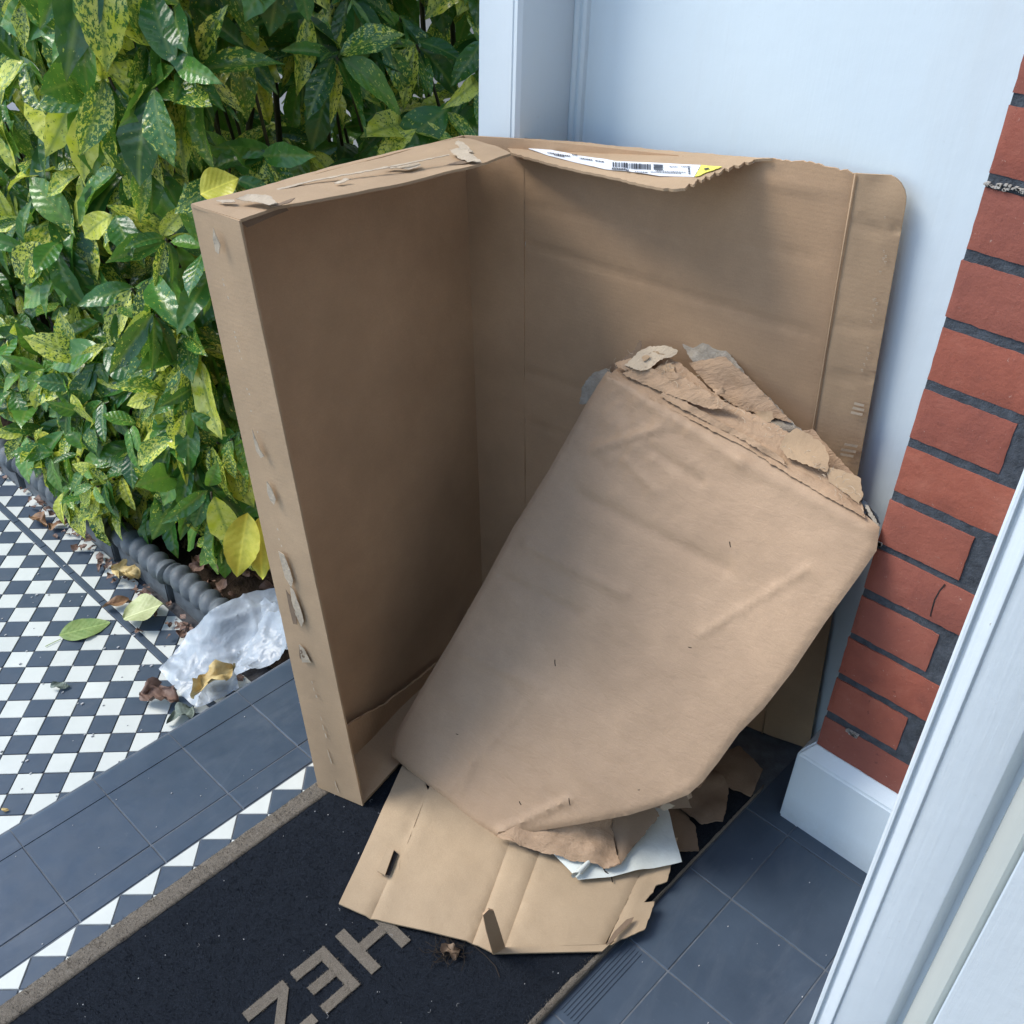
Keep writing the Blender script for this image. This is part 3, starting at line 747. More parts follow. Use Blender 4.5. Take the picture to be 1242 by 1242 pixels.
# long flap over the spine and right panel, curling, with the delivery label
def fp(px, py):
    f_ = max(0, min(1, (px-612)/330)); nearness = 0
    return at_z(px, py, 1.000+.064*f_)
far = [(612, 177), (636, 167), (700, 172), (770, 179), (850, 186), (905, 190), (937, 192)]
near = [(914, 193.5), (908, 197), (903, 196), (896, 201), (890, 200), (884, 205.5), (879, 204), (872, 210), (867, 208.5), (861, 215), (856, 213.5), (851, 219), (846, 217), (841, 224), (836, 222.5), (831, 228), (820, 229), (796, 227), (770, 221), (730, 212), (690, 204), (655, 195), (622, 186)]
P = []
for (a, c_) in far: P.append(fp(a, c_))
for (a, c_) in near: P.append(fp(a, c_)+V((0, 0, 0)))
tf = sheet('top_flap', P, M_BOX, box, TH, .012, lambda p, u, v: .0010*fb(p*14), jag=.003, seed=10)
def lp(px, py, dz=.0022): f_ = max(0, min(1, (px-612)/330)); return at_z(px, py, 1.000+.064*f_+dz)
lab = [(641, 180), (652, 178), (700, 188), (736, 193), (745, 195), (850, 200), (842, 214), (800, 213), (760, 207), (735, 205), (700, 197), (665, 188)]
sheet('shipping_label', [lp(*p) for p in lab], M_LABEL, tf, .0008, .012, lambda p, u, v: .0006*fb(p*25), seed=11)
sheet('yellow_sticker', [lp(*p, .0024) for p in [(850.5, 200), (876, 202), (866, 206), (856, 209), (848, 213), (843, 214)]], M_YEL, tf, .0008, .008, seed=12, jag=.0015)
mb = MB(); q = random.Random(5); x = 743.0
def quad(a, b, c, d): mb.add([a, b, c, d], [(0, 1, 2, 3)]); 
def lq(x0, x1, f0, f1, dz=.0036):     # strip across the label between fractions f0..f1 of its height
    def pt(x_, f_): yt = 194.5+(x_-745)*.052; yb = yt+13.5-(0 if x_ > 760 else 1.5); return lp(x_, yt+(yb-yt)*f_, dz)
    return pt(x0, f0), pt(x1, f0), pt(x1, f1), pt(x0, f1)
while x < 789:
    w_ = q.choice([.7, .9, 1.6, 2.2]); quad(*lq(x, x+w_, .16, .66)); x += w_+q.choice([.7, .9, 1.5])
x = 742
while x < 763: quad(*lq(x, x+1.5, .74, .92)); x += 2.1
for k in range(4): quad(*lq(792.5, 804, .16+k*.13, .16+k*.13+.07))
for (x0, x1, f) in ((789, 826, .82), (795, 832, .70), (770, 786, .88), (812, 822, .25), (826, 838, .18)):
    x = x0
    while x < x1: w_ = q.uniform(.8, 2.6); quad(*lq(x, min(x+w_, x1), f, f+.06)); x += w_+.6
for (x0, x1, y0) in ((664, 690, 184.3), (694, 699, 186.5), (703, 718, 191), (722, 732, 194), (672, 684, 187)):
    x = x0
    while x < x1:
        w_ = q.uniform(.8, 2.4); yy = y0+(x-x0)*.16; quad(lp(x, yy, .0036), lp(x+w_, yy+.2, .0036), lp(x+w_, yy+1.4, .0036), lp(x, yy+1.2, .0036)); x += w_+.6
for k in range(5): quad(lp(834+k*.2, 201.5+k*2, .0036), lp(836.5+k*.2, 201.7+k*2, .0036), lp(836.5+k*.2, 202.8+k*2, .0036), lp(834+k*.2, 202.6+k*2, .0036))
quad(lp(853, 204.4, .004), lp(859, 203.2, .004), lp(860.5, 204.4, .004), lp(855, 205.6, .004))
mb.build('label_print', M_PRINT, tf)

# torn paper tongues and scars on the rims
def scar(plane_p, plane_n, pts, lift=.004, mt=M_TORN, parent=box, nm='torn_ply', res=.006, sd=0, amp=.0012):
    P = [at_pl(a, c_, plane_p, plane_n)+plane_n*.0010 for a, c_ in pts]
    return sheet(nm, P, mt, parent, .0007, res, lambda p, u, v: amp*abs(noise.noise(p*90)), seed=sd)
nr = (F0-K0).cross(F1-F0).normalized()
if nr.dot(CAM-F0) < 0: nr = -nr
scars = [[(259, 276), (262.5, 285), (268, 297), (266, 308), (262, 304), (259, 290)],
         [(300+6, 520), (309, 528), (316, 545), (321, 553), (317, 555), (311, 546)],
         [(324, 583), (330, 592), (335, 605), (333, 612), (328, 606), (324.5, 595)],
         [(338, 668), (345, 672), (352, 690), (356, 704), (354, 712), (346, 700)],
         [(352, 710), (357, 716), (366, 740), (369, 753), (366, 760), (359, 745), (354, 728)],
         [(363, 781), (369, 786), (376, 800), (378, 803), (367, 803)]]
for k, s_ in enumerate(scars): scar(F0, nr, s_, sd=20+k)
scar(F0, nr, [(347, 715), (352, 722), (359, 742), (361, 757), (356, 756), (352, 740)], mt=M_SCRAP, sd=31, nm='scar_shadow')  # dark patches stand in for the shadow beside two scars
scar(F0, nr, [(363, 784), (366, 787), (371, 798), (368, 801), (364, 797)], mt=M_SCRAP, sd=32, nm='scar_shadow')
# rows of tiny white tear marks down the side rim and the end flap
mb = MB()
def mark(px, py, w_, h_, p0, nn_):
    w_ *= R.uniform(.5, 1.1)
    a = at_pl(px, py, p0, nn_)+nn_*.0012
    b2 = at_pl(px+w_, py+h_*.2, p0, nn_)+nn_*.0012; c2 = at_pl(px+w_+h_*.2, py+h_, p0, nn_)+nn_*.0012; d2 = at_pl(px+h_*.2, py+h_*.8, p0, nn_)+nn_*.0012
    mb.add([a, b2, c2, d2], [(0, 1, 2, 3)])
rows = [(270, 337, 3), (271, 343, 4), (276, 358, 5), (284, 401, 3), (285, 407, 3), (287, 412, 3), (288.5, 418, 3), (290, 423, 4), (293, 433, 3), (299, 470, 3), (302, 476, 3), (304, 497, 2), (312, 522, 3), (336, 640, 3), (338, 652, 3), (341, 660, 3), (378, 825, 4), (380, 833, 5), (383, 842, 4), (389, 868, 6), (391, 878, 8), (394, 888, 7), (397, 908, 12), (400, 918, 8), (406, 946, 9), (409, 954, 7)]
for (a, c_, h_) in rows: mark(a, c_, 1.8, h_, F0, nr)
mb.build('tear_mark', M_TORN, rim)
mb = MB(); ne = (E0-C0).cross(E1-E0).normalized()
if ne.dot(CAM-E0) < 0: ne = -ne
for (a, c_, L) in ((1071, 303, 2), (1073, 309, 3), (1072, 316, 2), (1070, 312, 3), (1066, 328, 2), (1058, 362, 3), (1062, 366, 3), (1061, 374, 3), (1058, 381, 3), (1055, 388, 3), (1060, 361, 2.5), (1051, 420, 2), (1052, 427, 2.5), (1050, 433, 2.5), (1047, 440, 3), (1044, 447, 2.5), (1072, 262, 3)):
    mark(a, c_, 3.6, 1.4, E0+V((-.002, 0, 0)), ne); mark(a+.6, c_+2.0, 2.4, 1.2, E0+V((-.002, 0, 0)), ne)
mb.build('tear_mark', M_TORN, flapo)
mb = MB()
for (a, c_, L) in ((1037, 486.5, 12), (1035, 492, 14), (1033, 497.5, 14), (1025, 536, 16), (1021, 542.5, 18), (1020, 548, 16)):
    aa = [at_pl(x_, y_, E0+V((-.004, 0, 0)), ne)+ne*.003 for x_, y_ in ((a, c_), (a+L, c_+3), (a+L-1, c_+6), (a-1, c_+3))]; mb.add(aa, [(0, 1, 2, 3)])
mb.build('torn_strip_mark', M_TORN, flapo)
# torn tape on top of the rim
nz = V((0, 0, 1))
def tscar(pts, z, mt=M_TORN, nm='torn_tape', sd=0, amp=.004): return sheet(nm, [at_z(a, c_, z) for a, c_ in pts], mt, box, .0007, .007, lambda p, u, v: amp*abs(noise.noise(p*60)), seed=sd, jag=.002)
tscar([(286, 243), (300, 238), (322, 236), (330, 240), (338, 249), (327, 250), (315, 247), (300, 244)], 1.056, sd=41, amp=.006)
tscar([(262, 243), (284, 242), (286, 245), (270, 246)], 1.054, sd=42, amp=.001)
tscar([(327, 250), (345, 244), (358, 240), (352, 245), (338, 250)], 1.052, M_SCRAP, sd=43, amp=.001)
tscar([(545, 182), (560, 180), (578, 192), (584, 196), (570, 197), (556, 192)], 1.031, sd=44, amp=.006)
tscar([(552, 175), (556, 170), (566, 178), (574, 184), (566, 186), (560, 182)], 1.026, sd=45, amp=.005)
tscar([(405, 222), (420, 218), (424, 219), (412, 223)], 1.042, sd=46, amp=.004)
tscar([(463, 205), (475, 201), (488, 202), (508, 197), (510, 202), (496, 206), (480, 204)], 1.036, sd=47, amp=.004)
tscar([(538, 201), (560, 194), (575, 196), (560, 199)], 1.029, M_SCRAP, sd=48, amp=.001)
tscar([(300, 238), (380, 218), (470, 202), (545, 187), (545, 188.2), (470, 203.5), (380, 219.5), (302, 239.4)], 1.0415, sd=49, amp=.0004, nm='tape_edge')

# ================================================================== FLATTENED BOX ON THE MAT
flat = empty('flattened_box', (.66, .75, MT), 'flattened pale cardboard carton lying on the mat under the paper package', 'cardboard')
FZ = MT+.006
def fz(px, py):     # how high the carton lies: it lifts towards the package
    base = FZ+.012*max(0, min(1, (1120-py)/140))
    return base
creases = [((519, 960), (449.5, 1114)), ((617.7, 1025.5), (573, 1145)), ((654, 1035), (612, 1150)), ((776, 1060), (733, 1150))]
C3 = [(at_z(*a, FZ), at_z(*b_, FZ)) for a, b_ in creases]
def fl_disp(p, u, v):
    h = .004*fb(p*7)+.0006*fb(p*40)
    for a, b_ in C3:
        d = (b_-a).xy.normalized(); k = abs((p.xy-a.xy).cross(d)); h -= .004*math.exp(-(k/.004)**2)
    return V((0, 0, max(h+.003, -.001)))
def FP(*pts): return [at_z(a, c_, fz(a, c_)) for a, c_ in pts]
g = 1.2
sheet('panel', FP((411, 1097), (449.5, 1114), (472, 1064), (483, 1070.5), (484.5, 1047), (519, 960), (500, 900), (488, 930)), M_FLAT, flat, .003, .010, fl_disp, seed=51)
sheet('panel', FP((484, 1038), (472, 1064), (449.5, 1114), (573, 1145), (617, 1025), (640, 940), (560, 880), (519, 960)), M_FLAT, flat, .003, .010, fl_disp, seed=52)
sheet('panel', FP((573, 1145), (600, 1158), (612, 1150), (654, 1035), (680, 960), (640, 940), (617, 1025)), M_FLAT, flat, .003, .010, fl_disp, seed=53)
sheet('panel', FP((612, 1150), (733, 1147), (757, 1100), (776, 1060), (800, 1000), (680, 960), (654, 1035)), M_FLAT, flat, .003, .010, fl_disp, seed=54)
sheet('panel', FP((733, 1150), (757, 1100), (776, 1060), (790, 1020), (822, 1018), (815, 1047), (809, 1070), (795, 1075), (790, 1085), (780, 1096), (793.5, 1095), (789, 1110), (782, 1128)), M_FLAT, flat, .003, .008, fl_disp, seed=55, jag=.0015)
sheet('panel', FP((600, 1158), (730, 1155.5), (744, 1142), (733, 1147.5), (612, 1150.5)), M_FLAT, flat, .003, .008, lambda p, u, v: V((0, 0, .004)), seed=56)
# a slot with its cut tongue, and a tongue standing up
n3 = V((0, 0, 1))
sheet('cut_tongue', [at_z(*p, FZ+.0165) for p in [(457.5, 1056), (470, 1027), (478, 1030), (467, 1061)]], M_FLAT, flat, .003, .01, seed=57)
MB().add([at_z(*p, FZ+.0098) for p in [(466.5, 1060.5), (477.5, 1030.5), (483, 1036), (473, 1062)]], [(0, 1, 2, 3)]).build('slot', M_DARK, flat)
sa, sb2 = at_z(598, 1158, FZ+.004), at_z(613, 1149, FZ+.006)
nst = (sb2-sa).cross(V((0, 0, 1))).normalized()
dz = at_pl(590, 1104, sa, nst)
sheet('standing_tongue', [sa, sb2, at_pl(604, 1120, sa, nst), at_pl(599, 1105, sa, nst), at_pl(593, 1103, sa, nst), at_pl(586, 1110, sa, nst), at_pl(590, 1130, sa, nst)], M_BOXI, flat, .003, .006, seed=58)
sheet('torn_edge', [at_z(*p, FZ+.013) for p in [(735, 1146), (745, 1130), (760, 1115), (769, 1112), (766, 1118), (750, 1133), (742, 1143)]], M_SCRAP, flat, .001, .006, seed=59)

# ================================================================== SCRAPS TOWARDS THE PILLAR
def scrap(name, pts, z, label, cat, mt=M_SCRAP, sd=0, amp=.004, th=.003, grp=None, jag=.002):
    o = sheet(name, [at_z(a, c_, z) for a, c_ in pts], mt, None, th, .009, lambda p, u, v: V((0, 0, amp*(.6+fb(p*22)))), seed=sd, jag=jag)
    return tag(o, label, cat, grp)
scrap('cardboard_scrap', [(805, 985), (822, 976), (843, 1001), (848, 1031), (824, 1032), (812, 1000)], MT+.006, 'small upright-edged brown card scrap just right of the white foam sheet', 'cardboard', sd=61)
scrap('cardboard_scrap', [(818, 976), (838, 950), (866, 935), (884, 955), (880, 985), (876, 999), (851, 1001), (838, 990)], MT+.016, 'torn brown card scrap at the package corner, middle of the three scraps', 'cardboard', M_SCRAP, 62, .010)
scrap('cardboard_scrap', [(858, 940), (872, 915), (896, 905), (925, 935), (911, 967), (884, 955)], MT+.008, 'dark cardboard scrap farthest back, near the foot of the white wall', 'cardboard', sd=63)
scrap('paper_scrap', [(832, 958), (846, 942), (866, 912), (890, 880), (884, 898), (866, 930), (848, 955)], .075, 'thin brown paper strip curling out behind the right edge of the package', 'paper', M_WRAPD, 64, .006, .001)

# white foam sheet
def ws_disp(p, u, v): return V((0, 0, .004*fb(p*16)))
wsh = sheet('foam_sheet', [at_z(a, c_, z_) for a, c_, z_ in [(671, 1035, .040), (687, 1051, .038), (702, 1067, .036), (741, 1063, .037), (780, 1054, .038), (827, 1046, .038), (819, 1018, .042), (812, 985, .050), (796, 950, .055), (740, 960, .075), (700, 1000, .062)]], M_SHEETW, None, .0012, .010, ws_disp, seed=71)
tag(wsh, 'crisp white foam sheet poking out beneath the package over the flattened carton', 'packing sheet')
cp = [at_z(695, 1054, .028), at_z(712, 1050, .030)]
ax = (cp[1]-cp[0]).normalized(); vs = []; fs = []
for k in range(13):
    a_ = -.6+k*.42; r_ = .010-.0004*k
    for e_ in (0, 1): vs.append(at_z(697, 1066, .036)*(1-e_)+at_z(716, 1047, .040)*e_+V((0, .0, r_+.002))+V((r_*math.cos(a_)*(1-.4*e_)*.7, -r_*math.cos(a_)*.7*(1-.4*e_), r_*math.sin(a_)*(1-.4*e_))))
fs = [(2*k, 2*k+1, 2*k+3, 2*k+2) for k in range(12)]
o = obj('curled_corner', mesh('curled_corner', vs, fs, M_SHEETW, True), wsh)

# ================================================================== THE PAPER PACKAGE
pk = empty('paper_package', (.85, .80, MT), 'large brown kraft paper wrapped package with a torn top leaning in the box', 'parcel')
PN = V((-.326, -.039, .199)).normalized(); P0 = V((1.18, .89, .71))
def pp(px, py, k=0): return at_pl(px, py, P0+PN*k, PN)
TL, TR_, L_, B_, R_ = pp(736, 450), pp(1066, 640), pp(470, 915), pp(604, 1017), pp(832, 966)
outline = [(736, 450), (768, 462), (800, 480), (850, 510), (905, 535), (955, 566), (1005, 597), (1040, 617), (1066, 639), (1062, 668), (1040, 700), (1000, 755), (960, 815), (925, 860), (895, 890), (870, 925), (850, 950), (833, 965), (800, 978), (760, 990), (700, 1001), (640, 1011), (604, 1018), (570, 998), (540, 972), (505, 945), (472, 918), (474, 895), (500, 850), (545, 775), (585, 705), (620, 640), (665, 568), (700, 505), (722, 468)]
ctr = pp(760, 740)
eu = (TR_-TL).normalized(); ev = PN.cross(eu)
def seg_d(p, a, b_):
    ab = b_-a; t_ = max(0, min(1, (p-a).dot(ab)/ab.dot(ab))); return (p-(a+ab*t_)).length
OL = [pp(*p) for p in outline]
rid = [((722, 545), (800, 520), .004, .010), ((700, 600), (880, 690), -.0035, .016), ((640, 660), (760, 720), .003, .012), ((610, 700), (700, 745), -.003, .010), ((560, 790), (650, 830), .0025, .012), ((850, 770), (980, 690), .0025, .006), ((545, 960), (660, 830), .0015, .006), ((604, 1010), (690, 970), .004, .008), ((736, 455), (900, 560), .004, .014), ((900, 560), (1050, 640), .003, .014), ((790, 545), (850, 585), -.003, .008), ((760, 560), (800, 600), .0025, .006), ((560, 960), (585, 900), .0015, .005)]
RID = [(pp(*a), pp(*b_), h, w_) for a, b_, h, w_ in rid]
def pk_disp(p, u, v):
    d = min(seg_d(p, OL[i], OL[(i+1) % len(OL)]) for i in range(len(OL)))
    h = -.006*math.exp(-(d/.005)**2)-.002*math.exp(-(d/.03)**2)         # rounded shoulders
    c_ = p-ctr; h += .004*math.exp(-(c_.length/.30)**2)
    ew = min(1, d/.05); h += (.0032*fb(p*5.5, 3)+.0006*fb(p*38, 3)+.0014*(abs(fb(V((p.dot(eu)*9, p.dot(ev)*20, 1)), 2))))*(.3+.7*ew)
    tl = (p-pp(770, 520)).length; h += .0060*abs(fb(V((p.dot(eu)*48, p.dot(ev)*20, 4)), 3))*math.exp(-(tl/.12)**2)
    for a, b_, hh, w_ in RID:
        k = seg_d(p, a, b_); h += 1.5*hh*math.exp(-(k/(w_*.75))**1.5)
    return PN*h
body = sheet('wrapped_body', OL, M_WRAP, pk, .050, .0065, pk_disp, seed=81, binset=.07)
def pkp(pts, ks, nm, mt=M_WRAPD, th=.0008, res=.008, amp=.006, fr_=26, sd=0, jag=.0025, parent=pk):
    if not isinstance(ks, (list, tuple)): ks = [ks]*len(pts)
    P = [pp(a, c_, k) for (a, c_), k in zip(pts, ks)]
    return sheet(nm, P, mt, parent, th, res, lambda p, u, v: PN*(amp*fb(p*fr_, 3)), seed=sd, jag=jag)
# wrapper folded over the torn end
pkp([(738, 456), (758, 468), (798, 488), (848, 514), (903, 542), (953, 573), (1008, 606), (1050, 628), (1046, 606), (1020, 580), (985, 555), (960, 527), (930, 508), (880, 488), (850, 462), (825, 440), (800, 430), (775, 440), (755, 442)],
    [.0035]*8+[-.020]*11, 'folded_end_flap', M_WRAPD, amp=.0035, fr_=20, sd=82, res=.006)
pkp([(800, 480), (850, 508), (905, 536), (955, 566), (945, 552), (900, 525), (850, 498), (806, 472)], [.005]*8, 'crumpled_seam', M_WRAPD, amp=.005, fr_=30, sd=83, res=.006)
pkp([(752, 452), (772, 446), (795, 448), (820, 452), (850, 470), (895, 497), (860, 496), (815, 480), (780, 466)], .005, 'crumpled_seam', M_WRAPD, amp=.006, fr_=34, sd=84, res=.006)
pkp([(757, 443), (768, 434), (776, 426), (786, 420), (806, 419), (822, 425), (816, 432), (800, 436), (790, 446), (777, 450), (765, 446)], [.006, .004, 0, -.004, -.01, -.014, -.01, 0, .004, .010, .010], 'torn_ply', M_TORN, amp=.004, fr_=30, sd=85, res=.006)
pkp([(745, 448), (758, 432), (770, 424), (775, 412), (779, 414), (776, 428), (766, 440), (755, 450)], [-.02]*8, 'torn_ply', M_SCRAP, amp=.005, sd=86, res=.006)
pkp([(703, 490), (707, 470), (720, 452), (735, 447), (745, 452), (728, 478), (716, 492)], [-.03]*7, 'plastic_film', M_FILM, amp=.006, fr_=40, sd=87, res=.006)
pkp([(818, 404), (830, 394), (848, 389), (862, 398), (876, 418), (905, 455), (940, 490), (968, 518), (985, 540), (960, 535), (925, 505), (880, 480), (848, 450)], [-.05]*13, 'plastic_film', M_FILM, amp=.007, fr_=30, sd=88, res=.007)
pkp([(835, 440), (878, 432), (905, 455), (930, 480), (960, 512), (930, 506), (890, 492), (862, 470)], [-.043]*8, 'inner_paper', M_WRAPD, amp=.006, fr_=30, sd=89, res=.007)
pkp([(946, 543), (952, 530), (966, 519), (982, 527), (1000, 540), (1006, 556), (1003, 572), (985, 566), (968, 560), (955, 556)], [.004, .002, -.002, -.006, -.01, -.008, -.002, .002, .004, .006], 'torn_ply', M_BOX, amp=.003, sd=90, res=.007, th=.0015)
pkp([(1000, 566), (1020, 570), (1044, 580), (1047, 600), (1042, 612), (1022, 596), (1005, 585)], [-.006]*7, 'torn_ply', M_BOX, amp=.003, sd=91, res=.007, th=.0015)
pkp([(1044, 606), (1052, 610), (1062, 622), (1068, 636), (1060, 637), (1050, 625)], [-.012]*6, 'dark_lining', M_DARK, amp=.003, sd=92, res=.005)
pkp([(1049, 612), (1053, 613), (1063, 630), (1066, 637), (1062, 636), (1053, 624)], [-.008]*6, 'plastic_film', M_FILM, amp=.002, sd=93, res=.005)
pkp([(960, 525), (985, 520), (1010, 548), (1040, 580), (1046, 600), (1015, 572), (985, 550)], [-.05]*7, 'inner_paper', M_WRAPD, amp=.006, sd=94, res=.008)
rt = random.Random(21)
edge_l = [(745, 446), (790, 428), (850, 458), (905, 492), (960, 528), (1005, 570), (1046, 606)]
for k in range(8):
    t_ = rt.uniform(0, 5.99); i_ = int(t_); f_ = t_-i_
    cx_ = edge_l[i_][0]*(1-f_)+edge_l[i_+1][0]*f_+rt.uniform(-10, 6); cy_ = edge_l[i_][1]*(1-f_)+edge_l[i_+1][1]*f_+rt.uniform(-6, 10)
    n_ = rt.randint(5, 7); a0 = rt.uniform(0, 6); rr_ = rt.uniform(5, 15); k_ = rt.uniform(-.022, .006)
    pkp([(cx_+rr_*rt.uniform(.5, 1.2)*math.cos(a0+j*6.283/n_)*1.2, cy_+rr_*rt.uniform(.45, 1)*math.sin(a0+j*6.283/n_)*.8) for j in range(n_)], [k_+rt.uniform(-.008, .008) for j in range(n_)], 'torn_ply', rt.choice([M_WRAPD, M_WRAPD, M_BOX]), amp=.004, fr_=45, sd=120+k, res=.005, jag=.003, th=.0005)
mb = MB()
for k in range(90):
    t_ = rt.uniform(0, 5.99); i_ = int(t_); f_ = t_-i_
    cx_ = edge_l[i_][0]*(1-f_)+edge_l[i_+1][0]*f_+rt.uniform(-14, 6); cy_ = edge_l[i_][1]*(1-f_)+edge_l[i_+1][1]*f_+rt.uniform(-4, 16)
    a_ = rt.uniform(0, 6.28); L_ = rt.uniform(3, 10); k_ = rt.uniform(-.012, .012)
    q3 = [pp(cx_+L_*j/3*math.cos(a_+j*.3), cy_+L_*j/3*math.sin(a_+j*.3), k_+.002*j) for j in range(4)]; tt = tube(q3, .00035, 4); mb.add(tt.v, tt.f)
tag(mb.build('paper_fibres', M_TORN, pk), kind='stuff')
# crumpled wrapper end under the lower edge
pkz = lambda pts, nm, mt, sd, amp=.006, res=.007: sheet(nm, [at_z(a, c_, z_) for a, c_, z_ in pts], mt, pk, .0008, res, lambda p, u, v: V((0, 0, amp*fb(p*30, 3))), seed=sd, jag=.002)
pkz([(600, 1012, .046), (620, 1022, .046), (650, 1030, .048), (690, 1042, .050), (722, 1049, .050), (738, 1053, .050), (752, 1050, .050), (746, 1030, .055), (743, 1004, .075), (744, 985, .11), (690, 990, .10), (640, 1000, .065)], 'wrapper_end_fold', M_WRAPD, 95, .008)
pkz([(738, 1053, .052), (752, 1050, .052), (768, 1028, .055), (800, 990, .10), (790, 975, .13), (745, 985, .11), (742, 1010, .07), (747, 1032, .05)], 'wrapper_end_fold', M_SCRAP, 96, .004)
pkz([(815, 972, .17), (838, 958, .17), (840, 966, .165), (826, 975, .16), (805, 984, .155), (798, 978, .17)], 'torn_ply', M_TORN, 97, .002, .005)
# closed underside so that the package has its full depth down to the floor
lo = [pp(604, 1016, -.012), pp(700, 999, -.012), pp(800, 977, -.012), pp(832, 964, -.012), pp(832, 964, -.052)+V((.03, -.0, -.06)), V((1.02, .60, .035)), V((.93, .70, .03)), pp(604, 1016, -.05)+V((.02, 0, -.0))]
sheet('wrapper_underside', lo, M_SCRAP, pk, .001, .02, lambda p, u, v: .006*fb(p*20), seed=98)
# specks and splinters on the paper
mb = MB()
for (a, c_, L, an) in ((885, 657, 7, 1.4), (673, 800, 8, 1.5), (835, 785, 4, .2), (630, 972, 5, 1.1), (690, 968, 9, 1.4), (774, 958, 2, 0), (553, 890, 3, .3)):
    p_ = pp(a, c_, .016); q_ = pp(a+L*math.cos(an), c_+L*math.sin(an), .016); tt = tube([p_, (p_+q_)/2+PN*.001, q_], .0008, 4); mb.add(tt.v, tt.f)
mb.build('splinter', M_THREAD, pk)
o = tube([at_z(a, c_, z_) for a, c_, z_ in [(714, 1045, .045), (716, 1038, .05), (722, 1035, .052), (728, 1040, .05), (730, 1050, .045), (734, 1057, .04), (741, 1062, .034), (743, 1070, .03)]], .0011, 5).build('loose_thread', M_THREAD)
tag(o, 'dark curled thread lying across the crumpled wrapper and white foam sheet', 'thread')
o = tube([at_z(a, c_, MT+z_) for a, c_, z_ in [(575, 1147, .006), (590, 1160, .005), (601, 1172, .004), (606, 1185, .003)]], .0007, 4).build('loose_thread', M_THREAD)
tag(o, 'fine brown hair-like fibre on the mat below the standing cardboard tongue', 'thread')

# ================================================================== LEAVES
def leaf_mesh(name, mt, Wd=.40, curl=.25, fold=.25, serr=.02, twist=0, ns=9, nt=4, wave=.02, seed=0, th=False):
    """leaf of unit length along +Y, midrib at x=0"""
    vs, uv, fs = [], [], []; rr = random.Random(seed); ph = rr.uniform(0, 6)
    for i in range(ns+1):
        s = i/ns; wdt = Wd*.5*(math.sin(math.pi*min(1, s*1.02)**.86)**.85 if 0 < s < 1 else 0)+.006
        if s > .45 and i % 2 and i < ns: wdt += serr
        for j in range(-nt//2, nt//2+1):
            f = j/(nt/2); x = wdt*f
            z = abs(x)*fold+wave*math.sin(ph+s*9+f*2)*abs(f)-curl*(s**2.1)*.5
            a = twist*s; xx, zz = x*math.cos(a)-z*math.sin(a)*0, z+x*math.sin(a)
            y = s*(1-.16*curl*s)
            vs.append((xx, y, zz)); uv.append((x*1.0, s))
    k = nt+1
    for i in range(ns):
        for j in range(nt): fs.append((i*k+j, i*k+j+1, (i+1)*k+j+1, (i+1)*k+j))
    return vs, fs, uv
LV = [leaf_mesh('leaf', None, W_, c_, f_, .018, tw, seed=i) for i, (W_, c_, f_, tw) in enumerate([(.36, .3, .3, 0), (.42, .5, .2, .3), (.33, .7, .45, -.3), (.44, .25, .15, .15), (.28, .9, .5, .5), (.38, .6, .3, -.6), (.26, .4, .7, .3), (.34, 1.1, .35, -.2), (.30, .2, .55, .8)])]
LM = [mesh('leaf', v, f, M_LEAF, True, u) for v, f, u in LV]
bush = empty('laurel_bush', (1.25, 2.3, -.12), 'large spotted laurel bush with glossy yellow-flecked leaves overhanging the edging', 'bush')
def orient(ax, nrm):
    y = ax.normalized(); z = (nrm-y*nrm.dot(y))
    if z.length < 1e-3: z = V((1, 0, 0))-y*y.x
    z.normalize(); x = y.cross(z); return Matrix(((x.x, y.x, z.x), (x.y, y.y, z.y), (x.z, y.z, z.z)))
leaves = []; tips = []
def surf_depth(x, y): return min(x-.86, y-1.70)
def whorl(c, out, n_l, sc, droop):
    base = R.uniform(0, math.tau); side = out.cross(V((0, 0, 1))).normalized(); up = side.cross(out).normalized()
    for k in range(n_l):
        a = base+k*math.tau/n_l+R.uniform(-.35, .35)
        rad = side*math.cos(a)+up*math.sin(a)
        ax = rad*R.uniform(.6, 1)+out*R.uniform(.15, .7)+V((0, 0, -1))*R.uniform(.25, 1.0)*droop
        ax.normalize(); nrm = out*.8+V((0, 0, .7))+V((R.uniform(-.4, .4), R.uniform(-.4, .4), R.uniform(-.3, .3)))-rad*.1
        s = sc*R.uniform(.65, 1.2)
        leaves.append((c+rad*.006+out*R.uniform(-.03, .02), orient(ax, nrm), s, R.randrange(len(LM)), R.random()))
for k in range(980):
    # points through the outer half metre of the bush
    face = R.random()
    dep = abs(R.gauss(0, .13))
    if face < .55: x = .90+dep; y_ = R.uniform(1.66, 3.9); out = V((-1, -.25, .25))
    else: y_ = 1.74+dep; x = R.uniform(.86, 2.3); out = V((-.35, -1, .25))
    z_ = R.uniform(.02, 2.05)
    if z_ > .8 and R.random() < .28: continue
    bulge = .10*math.sin(z_*3.1+.6)+.05*noise.noise(V((x*3, y_*3, z_*3)))
    c = V((x, y_, z_))-V((out.x, out.y, 0)).normalized()*(-bulge*.4)
    if z_ < .22: c -= V((out.x, out.y, 0))*0; dep += .0
    if z_ > 1.7: c += V((-out.x, -out.y, 0))*(z_-1.7)*.5
    if min(x-.86, y_-1.68) < -.02: continue
    o_ = (out+V((R.uniform(-.4, .4), R.uniform(-.4, .4), R.uniform(-.2, .3)))).normalized()
    whorl(c, o_, R.randint(5, 8), R.uniform(.10, .165)*(1+.12*max(0, min(1, (z_-.5)/.8))), R.uniform(.8, 1.9)); tips.append(c)
